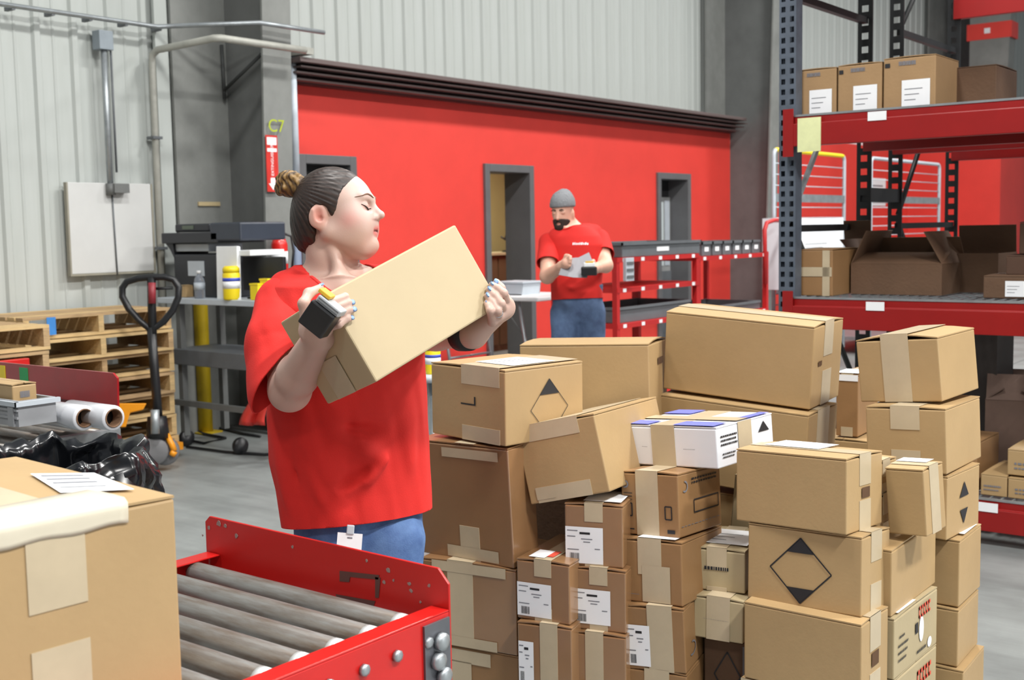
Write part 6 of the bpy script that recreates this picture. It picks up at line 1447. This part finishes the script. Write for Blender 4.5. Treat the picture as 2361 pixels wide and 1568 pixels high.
V, Q = be.mesh(.005, HC - .25, HC + .3); to_obj('beanie', V, Q, mat('beanie_grey', (128, 130, 134), .9, 0, .08, 60), mo_, mb0)
bt_ = Sdf(); bt_.ell(Hm(.03, 0, -.05), np.array((.079, .069, .093)) * HK, MX, .01); bt_.ell(Hm(.076, 0, -.108), np.array((.036, .037, .034)) * HK, MX, .03); bt_.plane(Hm(.06, 0, -.052), nrm(mu - mf * .25), .012); bt_.plane(Hm(.012, 0, 0), -mf, .012)
bt_.ell(Hm(.112, 0, -.080), np.array((.03, .019, .009)) * HK, MX, .006, '-')
bt_.disp = lambda X: .0012 * np.sin(X[:, 0] * 900) * np.sin(X[:, 2] * 700)
V, Q = bt_.mesh(.004, HC - .22, HC + .2); to_obj('beard', V, Q, mat('beard_dark', (52, 38, 32), .85, 0, .2, 80), mo_, mb0)
for s_ in (-1, 1): MB().tube([tuple(Hm(.099 - .002 * abs(x - .035) / .02, s_ * x, z) - mb0) for x, z in ((.015, .018), (.034, .023), (.052, .015))], [.003, .004, .002], 6).build('eyebrow', MATS['beard_dark'], mo_)
tm_ = Sdf(); tm_.loft(mT, TM, [(Um(522), 0, -.01, .08, .075), (Um(545), 0, -.005, .15, .10), (Um(565), 0, 0, .175, .112), (Um(600), 0, 0, .172, .122), (Um(650), 0, .005, .157, .118), (Um(715), .005, 0, .164, .118)], .05)
tm_.cap(Pm(1285, 545, .0), Pm(1368, 538, .05), .055, .055, .05)
tdm = Sdf(); tdm.ops = list(tm_.ops)
seR, seL = sR + (eR - sR) * .62, sL + (eL - sL) * .60
mslv = []
for a_, b_ in ((sR, eR), (sL, eL)): q_ = Sdf(); q_.cap(a_, a_ + (b_ - a_) * .95, .062, .073, .03); mslv.append(q_)
mw = waves(12, 7, .17, (1, 1, .8)); fm_ = [(Pm(1285, 660, -.13), Pm(1370, 672, -.1), .03, -.012), (Pm(1290, 680, -.13), Pm(1375, 660, -.1), .02, .01), (Pm(1280, 650, -.12), Pm(1340, 676, -.12), .02, -.008)]
tm_.disp = lambda X: .004 * mw(X) + sum(bump_line(X, a, b, w_, am) for a, b, w_, am in fm_)
V, Q = tm_.mesh(.0075, mb0 + np.array([-.5, -.5, .6]), mb0 + np.array([.5, .5, 1.7]))
hm0, hm1 = Pm(1272, 692), Pm(1386, 688); hn_ = nrm(np.cross(hm1 - hm0, VIEW)); hn_ = hn_ * -np.sign(hn_[2]); dm_ = lambda c_: tdm.ev(c_[None])[0]
tee2 = to_obj('tshirt', V, Q, M_tee, mo_, mb0, cut=[(hm0, hn_, lambda c_: c_[2] < 1.3)], thick=.003)
for q_, o_, n_ in ((mslv[0], seR, nrm(eR - sR)), (mslv[1], seL, nrm(eL - sL))):
    q_.disp = lambda X: .004 * mw(X)
    V, Q = q_.mesh(.0075, mb0 + np.array([-.5, -.5, .6]), mb0 + np.array([.5, .5, 1.7])); to_obj('sleeve', V, Q, M_tee, mo_, mb0, cut=[(o_, n_, lambda c_: True)], thick=.003)
Lr = neck_open(tee2, mb0, Pm(1313, 526, .0), zz * .9 + Fm * .35, .072, .070, Fm)
MB().tube([tuple(q) for q in Lr], .006, 8, closed=True).build('collar', M_tee, mo_)
jm = Sdf(); jm.loft(mT, TM, [(Um(740), .005, 0, .152, .110), (Um(655), .005, 0, .158, .114)], .03)
for hx, kx in ((1305, 1302), (1360, 1364)):
    h_, k_ = Pm(hx, 722), Pm(kx, 880); a_ = k_.copy(); a_[2] = .05; jm.chain([(h_, .098), (k_, .074), (a_, .062)], .02)
jw2 = waves(21, 6, .12, (1, 1, .8)); jm.disp = lambda X: .004 * jw2(X)
V, Q = jm.mesh(.0085, mb0 - np.array([.5, .5, 0]), mb0 + np.array([.5, .5, 1.2])); to_obj('jeans', V, Q, mat('man_denim', (92, 116, 152), .85, 0, .12, 10, rgb2=(62, 78, 110)), mo_, mb0, cut=[(mb0 + zz * .045, -zz, lambda c_: c_[2] < .2)], thick=.003)
for kx in (1302, 1364):
    a_ = Pm(kx, 880); a_[2] = 0; so = Sdf(); so.cap(a_ + zz * .05 - Fm * .04, a_ + Fm * .17 + zz * .038, .05, .042, .02); so.cap(a_ + zz * .055, a_ + zz * .10, .052, .055, .02); so.plane(a_ + zz * .002, -zz)
    V, Q = so.mesh(.008, a_ - np.array([.28, .28, .02]), a_ + np.array([.28, .28, .2])); to_obj('shoe', V, Q, M_shoe, mo_, mb0)
# white print on his chest (too small to read), raised off the shirt by a hair
pm_ = MB(); rr3 = random.Random(4); x = 1326
def onchest(x, y):
    q = Pm(x, y, -.4)
    for _ in range(200):
        if tm_.ev(q[None])[0] < .003: break
        q = q + VIEW * .003
    return q - mb0
while x < 1361:
    w_ = rr3.choice((2.6, 3.4, 4.2)); a = [onchest(x, 556), onchest(x + w_, 555), onchest(x + w_, 551 - rr3.choice((0, 2))), onchest(x, 551)]; pm_.quad(*a); x += w_ + 1.2
pm_.build('chest_print', M_paper, mo_)
# sheet in his hand, scanner on the other
ps = tag(MB()._add([sub(Pm(x, y, d), Pm(1325, 615, -.33)) for x, y, d in ((1288, 634, -.36), (1302, 596, -.30), (1334, 594, -.31), (1358, 582, -.30), (1366, 602, -.33), (1353, 641, -.38), (1322, 640, -.38))], [(0, 1, 2, 6), (6, 2, 3, 4, 5)]).build('paper_sheet', mat('grey_sheet', (150, 150, 156), .6, 0, .03, 4), None, Pm(1325, 615, -.33)), 'grey paper sheet held in front of him by the bearded man', 'paper')
md = ps.modifiers.new('thick', 'SOLIDIFY'); md.thickness = .0015
q_ = Pm(1358, 617, -.40); hs2 = thing('hand_scanner', 'small black and white hand scanner in the bearded man\'s left hand', 'scanner', q_, (0, 0, R(35)))
MB().box((-.045, -.03, -.045), (.045, .03, .005)).build('scanner_body', M_black, hs2, bevel=.006); MB().box((-.03, -.032, .005), (.035, .028, .028)).build('top_cover', M_whitep, hs2, bevel=.004); MB().box((-.02, -.03, .028), (.025, .02, .036)).build('amber_trigger', MATS['amber'], hs2)
